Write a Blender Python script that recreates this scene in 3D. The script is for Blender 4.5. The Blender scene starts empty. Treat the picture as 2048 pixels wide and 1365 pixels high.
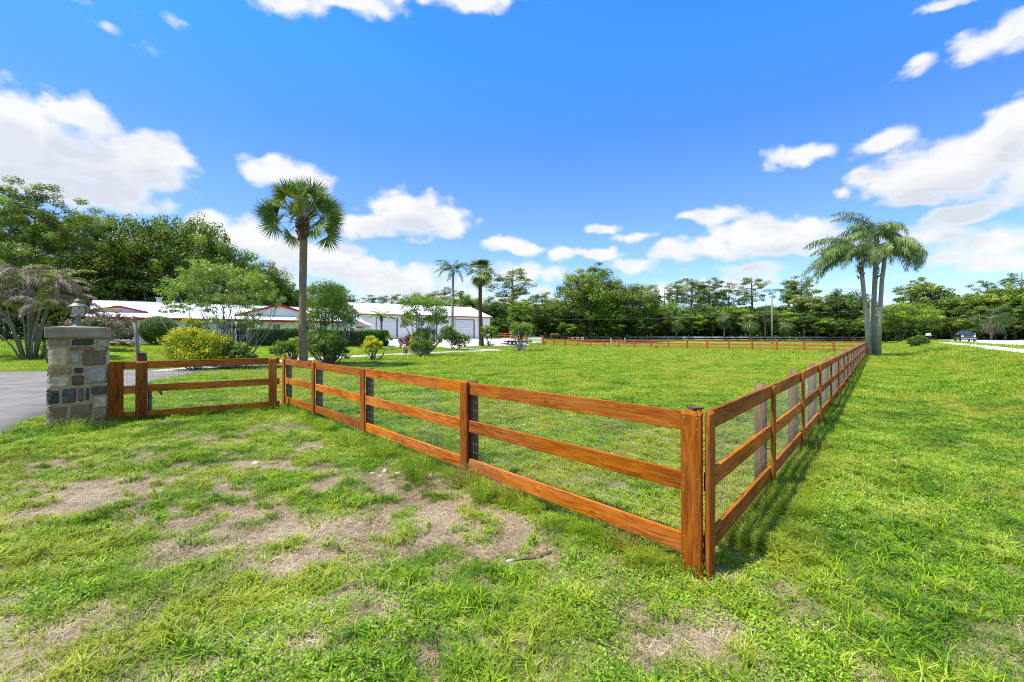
EXPO = 0.80
SKYTINT = (.66, 1.10, 1.42)
# ---------------------------------------------------------------- helpers
import bpy, math, random
import numpy as np
from mathutils import Vector, Matrix
R = math.radians
rng = np.random.default_rng(11)
random.seed(5)
SC = bpy.context.scene
COL = SC.collection
F, HZ, CX, CAMZ = 900.0, 672.0, 1024.0, 1.75      # focal length, horizon and centre of the survey photo, eye height

def S(t):
    t = np.clip(t, 0.0, 1.0)
    return t * t * (3 - 2 * t)

def H(x, y):
    """height of the land"""
    q = -.57 * x + .82 * y
    p = .82 * x + .57 * y
    L = .774 * x - .634 * y
    house = .95 * S((q - 42) / 14) * (1 - S((p - 11) / 8))
    barn = 1.15 * S((q - 62) / 9.5) * S((p - 8) / 10) * (1 - S((p - 52) / 25))
    back = .45 * S((y - 95) / 50)
    road = .75 * S((L - 1.5) / 4.5)
    return np.maximum(np.maximum(house, barn), np.maximum(back, road))

def Hf(x, y): return float(H(np.float64(x), np.float64(y)))

_hash = np.random.default_rng(99).random((256, 256))
def vnoise(x, y):
    xi = np.floor(x).astype(int); yi = np.floor(y).astype(int)
    fx = S(x - xi); fy = S(y - yi)
    a = _hash[xi % 256, yi % 256]; b = _hash[(xi + 1) % 256, yi % 256]
    c = _hash[xi % 256, (yi + 1) % 256]; d = _hash[(xi + 1) % 256, (yi + 1) % 256]
    return (a * (1 - fx) + b * fx) * (1 - fy) + (c * (1 - fx) + d * fx) * fy
def fbm(x, y, o=4):
    s = 0; a = .5; t = 0
    for k in range(o):
        s = s + a * vnoise(x * 2 ** k + 17.3 * k, y * 2 ** k + 5.1 * k); t += a; a *= .55
    return s / t

def bump(x, y):
    x = np.asarray(x, float); y = np.asarray(y, float)
    r = np.hypot(x, y)
    return ((fbm(x * 1.9, y * 1.9, 3) - .5) * .05 + (fbm(x * .35 + 40, y * .35, 2) - .5) * .07) * (1 - S((r - 14) / 20))

def gp(px, py, zmin=2.0):
    """where a sight line of the survey photo meets the land: (x, y, height)"""
    u = (px - CX) / F; v = (HZ - py) / F
    z = zmin
    while z < 400:
        if CAMZ + v * z <= Hf(u * z, z): break
        z += .1
    return u * z, z, Hf(u * z, z)

def at(px, depth):
    x = (px - CX) / F * depth
    return x, depth, Hf(x, depth)

# ---- mesh building
class MB:
    def __init__(s): s.v = []; s.f = []; s.m = []
    def add(s, vs, fs, m=0):
        o = len(s.v); s.v += [tuple(p) for p in vs]
        s.f += [tuple(i + o for i in f) for f in fs]; s.m += [m] * len(fs)
        return s
    def box(s, x0, x1, y0, y1, z0, z1, m=0):
        v = [(x0, y0, z0), (x1, y0, z0), (x1, y1, z0), (x0, y1, z0), (x0, y0, z1), (x1, y0, z1), (x1, y1, z1), (x0, y1, z1)]
        return s.add(v, [(3, 2, 1, 0), (4, 5, 6, 7), (0, 1, 5, 4), (1, 2, 6, 5), (2, 3, 7, 6), (3, 0, 4, 7)], m)
    def bbox(s, x0, x1, y0, y1, z0, z1, b=.003, m=0, jit=0.0, n=1, axis=0):
        """chamfered bar along an axis (0 = x, 2 = z)"""
        lo, hi = [x0, y0, z0], [x1, y1, z1]
        ax = axis; o = [a for a in (0, 1, 2) if a != ax]
        a0, a1, c0, c1 = lo[o[0]], hi[o[0]], lo[o[1]], hi[o[1]]
        prof = [(a0 + b, c0), (a1 - b, c0), (a1, c0 + b), (a1, c1 - b), (a1 - b, c1), (a0 + b, c1), (a0, c1 - b), (a0, c0 + b)]
        rings = []
        am, cm = (a0 + a1) / 2, (c0 + c1) / 2
        ts = [(lo[ax], .0), (lo[ax] + b, 1.)] + [(lo[ax] + (hi[ax] - lo[ax]) * k / n, 1.) for k in range(1, n)] + [(hi[ax] - b, 1.), (hi[ax], 0.)]
        for t, full in ts:
            ja, jc = random.uniform(-jit, jit), random.uniform(-jit, jit)
            ring = []
            for (a, c) in prof:
                if not full:
                    a = a - math.copysign(b * .8, a - am); c = c - math.copysign(b * .8, c - cm)
                p = [0, 0, 0]; p[ax] = t; p[o[0]] = a + ja; p[o[1]] = c + jc
                ring.append(p)
            rings.append(ring)
        vs = [p for r in rings for p in r]; fs = []
        flip = ax == 1
        for k in range(len(rings) - 1):
            for i in range(8):
                j = (i + 1) % 8
                q = (k * 8 + i, k * 8 + j, k * 8 + 8 + j, k * 8 + 8 + i)
                fs.append(q[::-1] if not flip else q)
        fs.append(tuple(range(8))); fs.append(tuple(range(len(vs) - 1, len(vs) - 9, -1)))
        return s.add(vs, fs, m)
    def tube(s, pts, rad, n=8, m=0, caps=True, wob=0.0):
        pts = [Vector(p) for p in pts]
        if not hasattr(rad, '__len__'): rad = [rad] * len(pts)
        up = Vector((0, 0, 1)); vs = []; fs = []
        prev = None
        for k, p in enumerate(pts):
            t = (pts[min(k + 1, len(pts) - 1)] - pts[max(k - 1, 0)])
            if t.length < 1e-9: t = Vector((0, 0, 1))
            t.normalize()
            if prev is None:
                a = t.cross(up if abs(t.z) < .95 else Vector((1, 0, 0))).normalized()
            else:
                a = (prev - t * prev.dot(t)).normalized()
            prev = a; b = t.cross(a)
            for i in range(n):
                th = 2 * math.pi * i / n
                r = rad[k] * (1 + (random.uniform(-wob, wob) if wob else 0))
                vs.append(p + (a * math.cos(th) + b * math.sin(th)) * r)
        for k in range(len(pts) - 1):
            for i in range(n):
                j = (i + 1) % n
                fs.append((k * n + i, k * n + j, k * n + n + j, k * n + n + i))
        if caps:
            fs.append(tuple(range(n - 1, -1, -1))); fs.append(tuple((len(pts) - 1) * n + i for i in range(n)))
        return s.add(vs, fs, m)
    def lathe(s, prof, n=16, c=(0, 0, 0), m=0):
        vs = []; fs = []
        for (r, z) in prof:
            for i in range(n):
                th = 2 * math.pi * i / n
                vs.append((c[0] + r * math.cos(th), c[1] + r * math.sin(th), c[2] + z))
        for k in range(len(prof) - 1):
            for i in range(n):
                j = (i + 1) % n
                fs.append((k * n + i, k * n + j, k * n + n + j, k * n + n + i))
        fs.append(tuple(range(n - 1, -1, -1))); fs.append(tuple((len(prof) - 1) * n + i for i in range(n)))
        return s.add(vs, fs, m)
    def mesh(s, name, mats, smooth=False):
        me = bpy.data.meshes.new(name)
        me.from_pydata(s.v, [], s.f)
        for m in (mats if isinstance(mats, (list, tuple)) else [mats]): me.materials.append(m)
        if any(s.m): me.polygons.foreach_set('material_index', s.m)
        if smooth: me.polygons.foreach_set('use_smooth', [True] * len(s.f))
        me.update()
        return me
    def build(s, name, mats, parent=None, smooth=False, loc=None, rz=None):
        return link(name, s.mesh(name, mats, smooth), parent, loc, rz)

def link(name, me, parent=None, loc=None, rz=None):
    o = bpy.data.objects.new(name, me); COL.objects.link(o)
    if parent: o.parent = parent
    if loc is not None: o.location = loc
    if rz is not None: o.rotation_euler = (0, 0, rz)
    return o

def tag(o, label, cat=None, group=None, kind=None):
    if label: o['label'] = label
    if cat: o['category'] = cat
    if group: o['group'] = group
    if kind: o['kind'] = kind
    return o

def thing(name, label, cat, loc=(0, 0, 0), rz=0, group=None):
    o = bpy.data.objects.new(name, None); COL.objects.link(o)
    o.empty_display_size = .2
    o.location = loc; o.rotation_euler = (0, 0, rz)
    return tag(o, label, cat, group)

def copy_tree(o, loc, rz, scale, label, group=None):
    r = o.copy(); COL.objects.link(r); r.location = loc; r.rotation_euler = (0, 0, rz); r.scale = scale
    r['label'] = label
    if group: r['group'] = group
    for ch in list(o.children):
        c = ch.copy(); COL.objects.link(c); c.parent = r
        for g in list(ch.children):
            d = g.copy(); COL.objects.link(d); d.parent = c
    return r

# ---- leaf sheets held in arrays: many small quads with a tone each
class Leaves:
    def __init__(s): s.q = []; s.t = []
    def quads(s, a, t):
        a = np.asarray(a, np.float32).reshape(-1, 4, 3)
        s.q.append(a); s.t.append(np.broadcast_to(np.asarray(t, np.float32), (len(a),)).copy())
    def cards(s, c, nrm, ln, wd, tone, g=rng):
        """rhombic leaves centred at c, facing nrm"""
        n = len(c)
        if n == 0: return
        nrm = nrm / (np.linalg.norm(nrm, axis=1, keepdims=True) + 1e-9)
        r = g.normal(size=(n, 3)); a = np.cross(nrm, r); a /= (np.linalg.norm(a, axis=1, keepdims=True) + 1e-9)
        b = np.cross(nrm, a)
        ln = np.broadcast_to(ln, (n,))[:, None] * .5; wd = np.broadcast_to(wd, (n,))[:, None] * .5
        s.quads(np.stack([c - a * ln, c - b * wd + a * ln * .1, c + a * ln, c + b * wd + a * ln * .1], 1), tone)
    def clump(s, c, rad, n, size, tone, aspect=.55, jit=.75, shell=.45, up=.35, g=rng):
        d = g.normal(size=(n, 3)); d /= np.linalg.norm(d, axis=1, keepdims=True)
        rr = g.random(n) ** shell
        pos = np.asarray(c) + d * np.asarray(rad) * rr[:, None]
        nr = d + g.normal(size=(n, 3)) * jit; nr[:, 2] += up
        sz = size * g.uniform(.65, 1.35, n)
        tt = tone + g.normal(size=n) * .13
        s.cards(pos, nr, sz, sz * aspect, np.clip(tt, 0, 1), g)
    def spikes(s, c, rad, n, ln, wd, tone, up=.5, g=rng):
        """needles standing outward from a clump"""
        d = g.normal(size=(n, 3)); d[:, 2] += up * .6; d /= np.linalg.norm(d, axis=1, keepdims=True)
        base = np.asarray(c) + d * np.asarray(rad) * (g.random(n) ** .5)[:, None]
        dr = d + g.normal(size=(n, 3)) * .45; dr[:, 2] += .3; dr /= np.linalg.norm(dr, axis=1, keepdims=True)
        w = np.cross(dr, g.normal(size=(n, 3))); w /= (np.linalg.norm(w, axis=1, keepdims=True) + 1e-9)
        L = (ln * g.uniform(.6, 1.3, n))[:, None]; W = wd * .5
        s.quads(np.stack([base - w * W * .5, base + w * W * .5, base + dr * L * .75 + w * W, base + dr * L - w * W * .3], 1), np.clip(tone + g.normal(size=n) * .15, 0, 1))
    def mesh(s, name, mats, tri=False):
        q = np.concatenate(s.q); t = np.concatenate(s.t)
        n = len(q)
        me = bpy.data.meshes.new(name)
        me.vertices.add(n * 4); me.vertices.foreach_set('co', q.reshape(-1))
        me.loops.add(n * 4); me.loops.foreach_set('vertex_index', np.arange(n * 4, dtype=np.int32))
        me.polygons.add(n); me.polygons.foreach_set('loop_start', np.arange(0, n * 4, 4, dtype=np.int32))
        at_ = me.attributes.new('tone', 'FLOAT', 'FACE'); at_.data.foreach_set('value', t)
        for m in (mats if isinstance(mats, (list, tuple)) else [mats]): me.materials.append(m)
        me.update(calc_edges=True)
        return me
    def build(s, name, mat, parent=None, loc=None):
        return link(name, s.mesh(name, mat), parent, loc)

# ---------------------------------------------------------------- materials
def nodes(name):
    m = bpy.data.materials.new(name); m.use_nodes = True
    nt = m.node_tree; nt.nodes.clear()
    out = nt.nodes.new('ShaderNodeOutputMaterial')
    b = nt.nodes.new('ShaderNodeBsdfPrincipled')
    nt.links.new(b.outputs[0], out.inputs[0])
    return m, nt, b, out
def N(nt, kind, **kw):
    n = nt.nodes.new(kind)
    for k, v in kw.items():
        if k.startswith('i_'):
            key = k[2:]
            n.inputs[int(key) if key.isdigit() else key].default_value = v
        else: setattr(n, k, v)
    return n
def ramp(nt, src, stops, interp='LINEAR'):
    r = nt.nodes.new('ShaderNodeValToRGB'); cr = r.color_ramp; cr.interpolation = interp
    while len(cr.elements) < len(stops): cr.elements.new(.5)
    for e, (p, c) in zip(cr.elements, stops):
        e.position = p; e.color = (*c, 1) if len(c) == 3 else c
    nt.links.new(src, r.inputs[0]); return r
def noise(nt, vec, scale, detail=4, rough=.6, dist=0.0):
    n = N(nt, 'ShaderNodeTexNoise', i_Scale=scale, i_Detail=detail, i_Roughness=rough, i_Distortion=dist)
    if vec is not None: nt.links.new(vec, n.inputs['Vector'])
    return n
def mixc(nt, f, a, b, mode='MIX'):
    m = N(nt, 'ShaderNodeMix', data_type='RGBA', blend_type=mode)
    for s, v in ((m.inputs[0], f), (m.inputs[6], a), (m.inputs[7], b)):
        if isinstance(v, (int, float)): s.default_value = v
        elif isinstance(v, tuple): s.default_value = (*v, 1) if len(v) == 3 else v
        else: nt.links.new(v, s)
    return m.outputs[2]
def mp(nt, src, a, b, c=0., d=1.):
    m = N(nt, 'ShaderNodeMapRange'); m.inputs[1].default_value = a; m.inputs[2].default_value = b
    m.inputs[3].default_value = c; m.inputs[4].default_value = d
    nt.links.new(src, m.inputs[0]); return m.outputs[0]

def mottled(name, c1, c2, scale=3., rough=.8, bumpd=.0, bscale=30., spec=.3, metallic=0., coord='Object', stretch=None):
    m, nt, b, out = nodes(name)
    tc = N(nt, 'ShaderNodeTexCoord'); v = tc.outputs[coord]
    if stretch:
        mpn = N(nt, 'ShaderNodeMapping'); mpn.inputs['Scale'].default_value = stretch
        nt.links.new(v, mpn.inputs[0]); v = mpn.outputs[0]
    n = noise(nt, v, scale, 6, .65)
    r = ramp(nt, n.outputs[0], [(.3, c1), (.7, c2)])
    nt.links.new(r.outputs[0], b.inputs['Base Color'])
    b.inputs['Roughness'].default_value = rough; b.inputs['Specular IOR Level'].default_value = spec
    b.inputs['Metallic'].default_value = metallic
    if bumpd:
        n2 = noise(nt, v, bscale, 5, .7)
        bp = N(nt, 'ShaderNodeBump', i_Strength=.6, i_Distance=bumpd)
        nt.links.new(n2.outputs[0], bp.inputs['Height']); nt.links.new(bp.outputs[0], b.inputs['Normal'])
    return m

def leafmat(name, c0, c1, c2, transl=.3, rough=.5, spec=.35, nscale=.6, hue=None):
    """dark, middle and light leaf colours, chosen by each leaf's own tone and a slow drift over the plant"""
    m, nt, b, out = nodes(name)
    a = N(nt, 'ShaderNodeAttribute', attribute_name='tone')
    tc = N(nt, 'ShaderNodeTexCoord')
    n = noise(nt, tc.outputs['Object'], nscale, 3)
    oi = N(nt, 'ShaderNodeObjectInfo')
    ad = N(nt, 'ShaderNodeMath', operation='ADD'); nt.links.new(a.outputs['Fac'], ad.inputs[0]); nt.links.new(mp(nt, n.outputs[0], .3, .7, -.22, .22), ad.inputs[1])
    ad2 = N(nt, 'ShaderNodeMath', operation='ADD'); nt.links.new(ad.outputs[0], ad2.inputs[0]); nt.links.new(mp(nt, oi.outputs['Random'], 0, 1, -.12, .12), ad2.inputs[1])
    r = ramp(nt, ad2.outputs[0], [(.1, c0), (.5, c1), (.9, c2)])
    nt.links.new(r.outputs[0], b.inputs['Base Color'])
    b.inputs['Roughness'].default_value = rough; b.inputs['Specular IOR Level'].default_value = spec
    t = N(nt, 'ShaderNodeBsdfTranslucent')
    tcn = mixc(nt, 1.0, r.outputs[0], (1.25, 1.15, .5), 'MULTIPLY')
    nt.links.new(tcn, t.inputs[0])
    mx = N(nt, 'ShaderNodeMixShader', i_0=transl)
    nt.links.new(b.outputs[0], mx.inputs[1]); nt.links.new(t.outputs[0], mx.inputs[2]); nt.links.new(mx.outputs[0], out.inputs[0])
    return m

def woodmat(name, axis, dark, mid, light, worn=None):
    """stained softwood; grain runs along the board's own axis"""
    m, nt, b, out = nodes(name)
    tc = N(nt, 'ShaderNodeTexCoord'); oi = N(nt, 'ShaderNodeObjectInfo')
    off = N(nt, 'ShaderNodeVectorMath', operation='MULTIPLY_ADD')
    cmb = N(nt, 'ShaderNodeCombineXYZ')
    for i in range(3): nt.links.new(oi.outputs['Random'], cmb.inputs[i])
    nt.links.new(cmb.outputs[0], off.inputs[0]); off.inputs[1].default_value = (37, 53, 71); nt.links.new(tc.outputs['Object'], off.inputs[2])
    # knots: warp the cross-grain coordinate
    sc = [5., 5., 5.]; sc[axis] = 1.3
    mk = N(nt, 'ShaderNodeMapping'); mk.inputs['Scale'].default_value = sc; nt.links.new(off.outputs[0], mk.inputs[0])
    warp = noise(nt, mk.outputs[0], 1.2, 2, .5)
    sg = [1., 1., 1.]; sg[axis] = .045
    mg = N(nt, 'ShaderNodeMapping'); mg.inputs['Scale'].default_value = sg; nt.links.new(off.outputs[0], mg.inputs[0])
    wv = N(nt, 'ShaderNodeVectorMath', operation='MULTIPLY_ADD'); nt.links.new(warp.outputs['Color'], wv.inputs[0]); wv.inputs[1].default_value = (.10, .10, .10); nt.links.new(mg.outputs[0], wv.inputs[2])
    g1 = noise(nt, wv.outputs[0], 60, 3, .55)
    g2 = noise(nt, wv.outputs[0], 260, 3, .7)
    blot = noise(nt, mk.outputs[0], .8, 3, .6)
    f = N(nt, 'ShaderNodeMath', operation='MULTIPLY_ADD', i_1=.75); nt.links.new(g1.outputs[0], f.inputs[0])
    f2 = N(nt, 'ShaderNodeMath', operation='MULTIPLY', i_1=.3); nt.links.new(g2.outputs[0], f2.inputs[0]); nt.links.new(f2.outputs[0], f.inputs[2])
    fa = N(nt, 'ShaderNodeMath', operation='ADD'); nt.links.new(f.outputs[0], fa.inputs[0]); nt.links.new(mp(nt, blot.outputs[0], .3, .7, -.12, .12), fa.inputs[1])
    r = ramp(nt, fa.outputs[0], [(.30, dark), (.5, mid), (.72, light)])
    # knots themselves
    vk = N(nt, 'ShaderNodeTexVoronoi', i_Scale=1.0); sk = [7., 7., 7.]; sk[axis] = 2.2
    mk2 = N(nt, 'ShaderNodeMapping'); mk2.inputs['Scale'].default_value = sk; nt.links.new(off.outputs[0], mk2.inputs[0]); nt.links.new(mk2.outputs[0], vk.inputs['Vector'])
    kn = mp(nt, vk.outputs['Distance'], .05, .13, .75, 0.)
    col = mixc(nt, kn, r.outputs[0], tuple(c * .35 for c in dark))
    # tone from board to board
    hs = N(nt, 'ShaderNodeHueSaturation'); nt.links.new(col, hs.inputs['Color']); nt.links.new(mp(nt, oi.outputs['Random'], 0, 1, .68, 1.15), hs.inputs['Value']); fade = noise(nt, mk.outputs[0], .35, 4, .65); nt.links.new(mp(nt, fade.outputs[0], .35, .7, 1.04, .93), hs.inputs['Saturation'])
    nt.links.new(hs.outputs[0], b.inputs['Base Color'])
    b.inputs['Roughness'].default_value = .8; b.inputs['Specular IOR Level'].default_value = .18
    bp = N(nt, 'ShaderNodeBump', i_Strength=.5, i_Distance=.003); nt.links.new(f.outputs[0], bp.inputs['Height']); nt.links.new(bp.outputs[0], b.inputs['Normal'])
    return m

M = {}
M['rail'] = woodmat('stained_wood_along', 0, (.13, .032, .004), (.37, .100, .006), (.56, .185, .012))
M['post'] = woodmat('stained_wood_upright', 2, (.085, .020, .002), (.27, .068, .003), (.44, .135, .006))
M['oldpost'] = mottled('weathered_round_post', (.10, .058, .026), (.26, .165, .085), 6, .9, .004, 40, stretch=(6, 6, .6))
M['greywood'] = mottled('grey_weathered_wood', (.16, .13, .10), (.36, .31, .25), 8, .9, .003, 60, stretch=(8, 8, .7))
M['stainpost'] = mottled('dark_stained_round_post', (.06, .032, .016), (.17, .085, .042), 6, .8, .004, 40, stretch=(6, 6, .6))
M['redwood'] = mottled('red_stained_fence', (.27, .065, .02), (.42, .125, .04), 1.5, .75)
M['palegrey'] = mottled('bleached_fence', (.42, .38, .36), (.60, .57, .55), 2., .8)
M['cable'] = mottled('dull_power_cable', (.12, .12, .12), (.2, .2, .2), 3, .7)
M['wire'] = mottled('galvanised_wire', (.26, .26, .26), (.52, .52, .52), 3, .42, metallic=.75, spec=.6)
M['nail'] = mottled('nail_head', (.5, .5, .5), (.7, .7, .7), 20, .35, metallic=.8)
M['concrete'] = mottled('weathered_cap_concrete', (.15, .125, .08), (.34, .29, .20), 5, .9, .006, 50)
M['mortar'] = mottled('mortar', (.24, .18, .10), (.42, .33, .20), 14, .95, .005, 90)
M['bronze'] = mottled('verdigris_lantern_metal', (.10, .105, .075), (.25, .27, .20), 14, .55, metallic=.3)
M['black'] = mottled('black_rubber', (.012, .012, .012), (.03, .03, .03), 10, .8)
M['wall'] = mottled('white_painted_wall', (.74, .72, .68), (.84, .82, .78), .6, .8)
M['roof'] = mottled('white_metal_roof', (.80, .80, .80), (.90, .90, .89), .8, .42, spec=.4)
M['redtrim'] = mottled('red_painted_trim', (.42, .02, .02), (.55, .035, .03), 2., .5)
M['rusttrim'] = mottled('rust_red_gutter', (.40, .10, .06), (.52, .15, .09), 2., .6)
M['door'] = mottled('pale_roller_door', (.66, .66, .66), (.76, .76, .76), 1., .5)
M['dark'] = mottled('dark_brown_paint', (.07, .03, .02), (.12, .05, .035), 3, .6)
M['glass'] = mottled('dark_window_glass', (.02, .03, .035), (.05, .065, .07), 2, .08, spec=.8)
M['white'] = mottled('white_paint', (.72, .72, .72), (.84, .84, .84), 3, .5)
M['guard'] = mottled('zinc_guard_rail', (.5, .5, .5), (.66, .66, .66), 3, .5)
M['steel'] = mottled('zinc_steel', (.35, .36, .37), (.55, .56, .57), 3, .45, metallic=.5)
# ---------------------------------------------------------------- land
BARE = [(870, 970, 200, 36, 1), (950, 1060, 170, 60, 1), (760, 1080, 200, 48, .9), (520, 1050, 220, 42, .7), (430, 1100, 120, 38, .6), (180, 985, 150, 26, .8),
        (90, 932, 130, 14, .8), (560, 930, 110, 18, .5), (1100, 1110, 90, 30, .8), (1060, 1040, 60, 40, .5), (1420, 1268, 90, 20, .9), (1330, 1238, 60, 14, .7),
        (1950, 1305, 50, 12, .9), (1900, 970, 40, 25, .5), (250, 1245, 70, 16, .5), (60, 1320, 60, 14, .6), (560, 1135, 200, 22, .4),
        (1740, 722, 40, 8, .9), (760, 1305, 220, 25, .4), (430, 880, 90, 9, .6), (780, 960, 90, 16, .9), (600, 895, 60, 10, .4),
        (1750, 840, 60, 12, .5), (1940, 800, 70, 10, .35), (1345, 715, 45, 4, .6), (640, 830, 40, 6, .3), (330, 1010, 60, 15, .3), (1180, 1000, 40, 20, .4), (900, 905, 60, 8, .3), (1480, 900, 50, 14, .4)]
def cover(x, y):
    """how much living turf stands at a spot, 0 bare .. 1 full"""
    x = np.asarray(x, float); y = np.asarray(y, float)
    n = fbm(x * 1.1 + 3, y * 1.1 + 9, 4); hf = fbm(x * 4.2 + 31, y * 4.2 + 13, 3)
    n2 = fbm(x * .28 + 60, y * .28 + 20, 3)
    yy = np.maximum(y, .5)
    px = CX + F * x / yy; py = HZ + F * CAMZ / yy
    b = np.zeros_like(x)
    for (cx, cy, rx, ry, s) in BARE:
        X0, Y0 = (cx - CX) / F * (F * CAMZ / (cy - HZ)), F * CAMZ / (cy - HZ)
        ax = rx / F * Y0; ay = abs(ry) * Y0 * Y0 / (F * CAMZ)
        d = np.sqrt(((x - X0 - (y - Y0) * X0 / Y0) / ax) ** 2 + ((y - Y0) / ay) ** 2)
        b = np.maximum(b, s * (1 - S((d - .35) / .95)))
    near = 1 - S((np.hypot(x, y) - 6) / 14)
    c = 1.10 - 1.15 * b - near * .55 * S((.47 - n) / .16) - (1 - near) * .35 * S((.42 - n) / .12) - .35 * S((.40 - n2) / .15) + (n - .5) * .9 * (b > .05)
    c = c - near * (hf - .5) * 1.9 - b * (hf - .5) * .8
    zx = (px - 560) / 620; zy = (py - 1030) / 170; Z = 1 - S((np.sqrt(zx * zx + zy * zy) - .45) / .6); Z = Z * (y > 1)
    hf2 = fbm(x * 6.5 + 71, y * 6.5 + 43, 3); c = c - Z * (.38 + (hf2 - .5) * 1.6 + (hf - .5) * 1.2)
    front = (x < 1.4) & (y > 2.) & (y < 3.26 + 1.131 * (1.39 - x)) & (x > -9.5)
    c = c - front * .12 * S((8 - np.hypot(x + 1.5, y - 4.5)) / 5)
    c = c + .30 * S((.774 * x - .634 * y + .9) / .8) + .15 * S((y - 3.3 - 1.131 * (1.4 - x)) / .5)
    return np.clip(c, 0, 1)

def axis_coords(lo, fine0, fine1, hi, step, grow=1.05, mx=1.5):
    c = list(np.arange(fine0, fine1, step)); s = step; p = fine1
    while p < hi:
        c.append(p); s = min(s * grow, mx) if p < fine1 + 150 else s * 1.25
        p += s
    c.append(hi)
    s = step; p = fine0 - step; l = []
    while p > lo:
        l.append(p); s = min(s * grow, mx) if p > fine0 - 60 else s * 1.25
        p -= s
    l.append(lo)
    return np.array(l[::-1] + c)
gx = axis_coords(-700, -11, 10, 700, .1)
gy = axis_coords(-60, 1.2, 12, 1000, .1)
GX, GY = np.meshgrid(gx, gy, indexing='ij')
GZ = H(GX, GY) + bump(GX, GY)
nx, ny = GX.shape
me = bpy.data.meshes.new('ground')
me.vertices.add(nx * ny); me.vertices.foreach_set('co', np.stack([GX, GY, GZ], -1).astype(np.float32).reshape(-1))
I = np.arange(nx * ny).reshape(nx, ny)
fq = np.stack([I[:-1, :-1], I[1:, :-1], I[1:, 1:], I[:-1, 1:]], -1).reshape(-1)
nf = len(fq) // 4
me.loops.add(nf * 4); me.loops.foreach_set('vertex_index', fq.astype(np.int32))
me.polygons.add(nf); me.polygons.foreach_set('loop_start', np.arange(0, nf * 4, 4, dtype=np.int32))
me.polygons.foreach_set('use_smooth', [True] * nf)
a_ = me.attributes.new('cover', 'FLOAT', 'POINT'); a_.data.foreach_set('value', cover(GX, GY).astype(np.float32).reshape(-1))
me.update(calc_edges=True)
m, nt, b, out = nodes('turf_and_soil')
ge = N(nt, 'ShaderNodeNewGeometry'); P = ge.outputs['Position']
n1 = noise(nt, P, 1.3, 8, .7); n2 = noise(nt, P, 30, 6, .75); n3 = noise(nt, P, .25, 5, .6); n4 = noise(nt, P, 6, 6, .7)
soil = ramp(nt, n2.outputs[0], [(.29, (.03, .02, .012)), (.42, (.12, .083, .045)), (.54, (.27, .20, .115)), (.70, (.52, .43, .30))])
soil2 = mixc(nt, mp(nt, n1.outputs[0], .42, .62), soil.outputs[0], mixc(nt, .6, soil.outputs[0], (.42, .335, .225)))
gr = ramp(nt, n4.outputs[0], [(.27, (.045, .105, .008)), (.45, (.13, .235, .008)), (.58, (.21, .32, .010)), (.78, (.33, .38, .025))])
gr2 = mixc(nt, mp(nt, n3.outputs[0], .45, .65, 0, .55), gr.outputs[0], (.24, .32, .03))
cv = N(nt, 'ShaderNodeAttribute', attribute_name='cover')
ad = N(nt, 'ShaderNodeMath', operation='ADD'); nt.links.new(cv.outputs['Fac'], ad.inputs[0]); nt.links.new(mp(nt, n4.outputs[0], .3, .7, -.25, .25), ad.inputs[1])
# close to the eye the soil shows between the blades, farther off the turf closes up
ln = N(nt, 'ShaderNodeVectorMath', operation='LENGTH'); nt.links.new(P, ln.inputs[0])
nearf = mp(nt, ln.outputs['Value'], 6, 18, 0, 1)
cvf = mp(nt, ad.outputs[0], .25, .7)
mm = N(nt, 'ShaderNodeMath', operation='MULTIPLY'); nt.links.new(cvf, mm.inputs[0]); nt.links.new(mp(nt, ln.outputs['Value'], 5, 20, .55, 1), mm.inputs[1])
col = mixc(nt, mm.outputs[0], soil2, gr2)
nt.links.new(col, b.inputs['Base Color']); b.inputs['Roughness'].default_value = .95; b.inputs['Specular IOR Level'].default_value = .1
bp = N(nt, 'ShaderNodeBump', i_Strength=.9, i_Distance=.02); nt.links.new(n2.outputs[0], bp.inputs['Height']); nt.links.new(bp.outputs[0], b.inputs['Normal'])
me.materials.append(m)
tag(link('ground', me), None, None, None, 'structure')

def loft(name, A, B, mat, lift=.03, nu=10, step=.8, rag=.0, label=None):
    A = [Vector((*p, 0)) for p in A]; B = [Vector((*p, 0)) for p in B]
    vs = []; rows = 0
    for k in range(len(A) - 1):
        n = max(1, int(max((A[k + 1] - A[k]).length, (B[k + 1] - B[k]).length) / step))
        for i in range(n + (k == len(A) - 2)):
            t = i / n
            # smooth the edges
            def cr(P, k, t):
                p0, p1, p2, p3 = P[max(k - 1, 0)], P[k], P[k + 1], P[min(k + 2, len(P) - 1)]
                return .5 * ((2 * p1) + (p2 - p0) * t + (2 * p0 - 5 * p1 + 4 * p2 - p3) * t * t + (3 * p1 - p0 - 3 * p2 + p3) * t ** 3)
            a, c = cr(A, k, t), cr(B, k, t)
            w = (c - a).normalized() if (c - a).length > 0 else Vector((1, 0, 0))
            a = a + w * random.uniform(-rag, rag); c = c + w * random.uniform(-rag, rag)
            vs.append((a.x, a.y, Hf(a.x, a.y) - .05))
            for j in range(nu + 1):
                p = a.lerp(c, j / nu)
                vs.append((p.x, p.y, Hf(p.x, p.y) + float(bump(p.x, p.y)) + lift))
            vs.append((c.x, c.y, Hf(c.x, c.y) - .05))
            rows += 1
    W = nu + 3
    fs = [(r * W + j, r * W + j + 1, r * W + W + j + 1, r * W + W + j) for r in range(rows - 1) for j in range(W - 1)]
    mb = MB(); mb.add(vs, fs)
    o = mb.build(name, mat, smooth=True); tag(o, None, None, None, 'structure')
    return o
M['asphalt'] = mottled('old_asphalt', (.125, .115, .10), (.25, .235, .21), .9, .95, .006, 60, coord='Object', spec=.2)
M['conc'] = mottled('pale_concrete', (.58, .56, .52), (.74, .72, .68), .5, .9, .003, 40)
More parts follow.
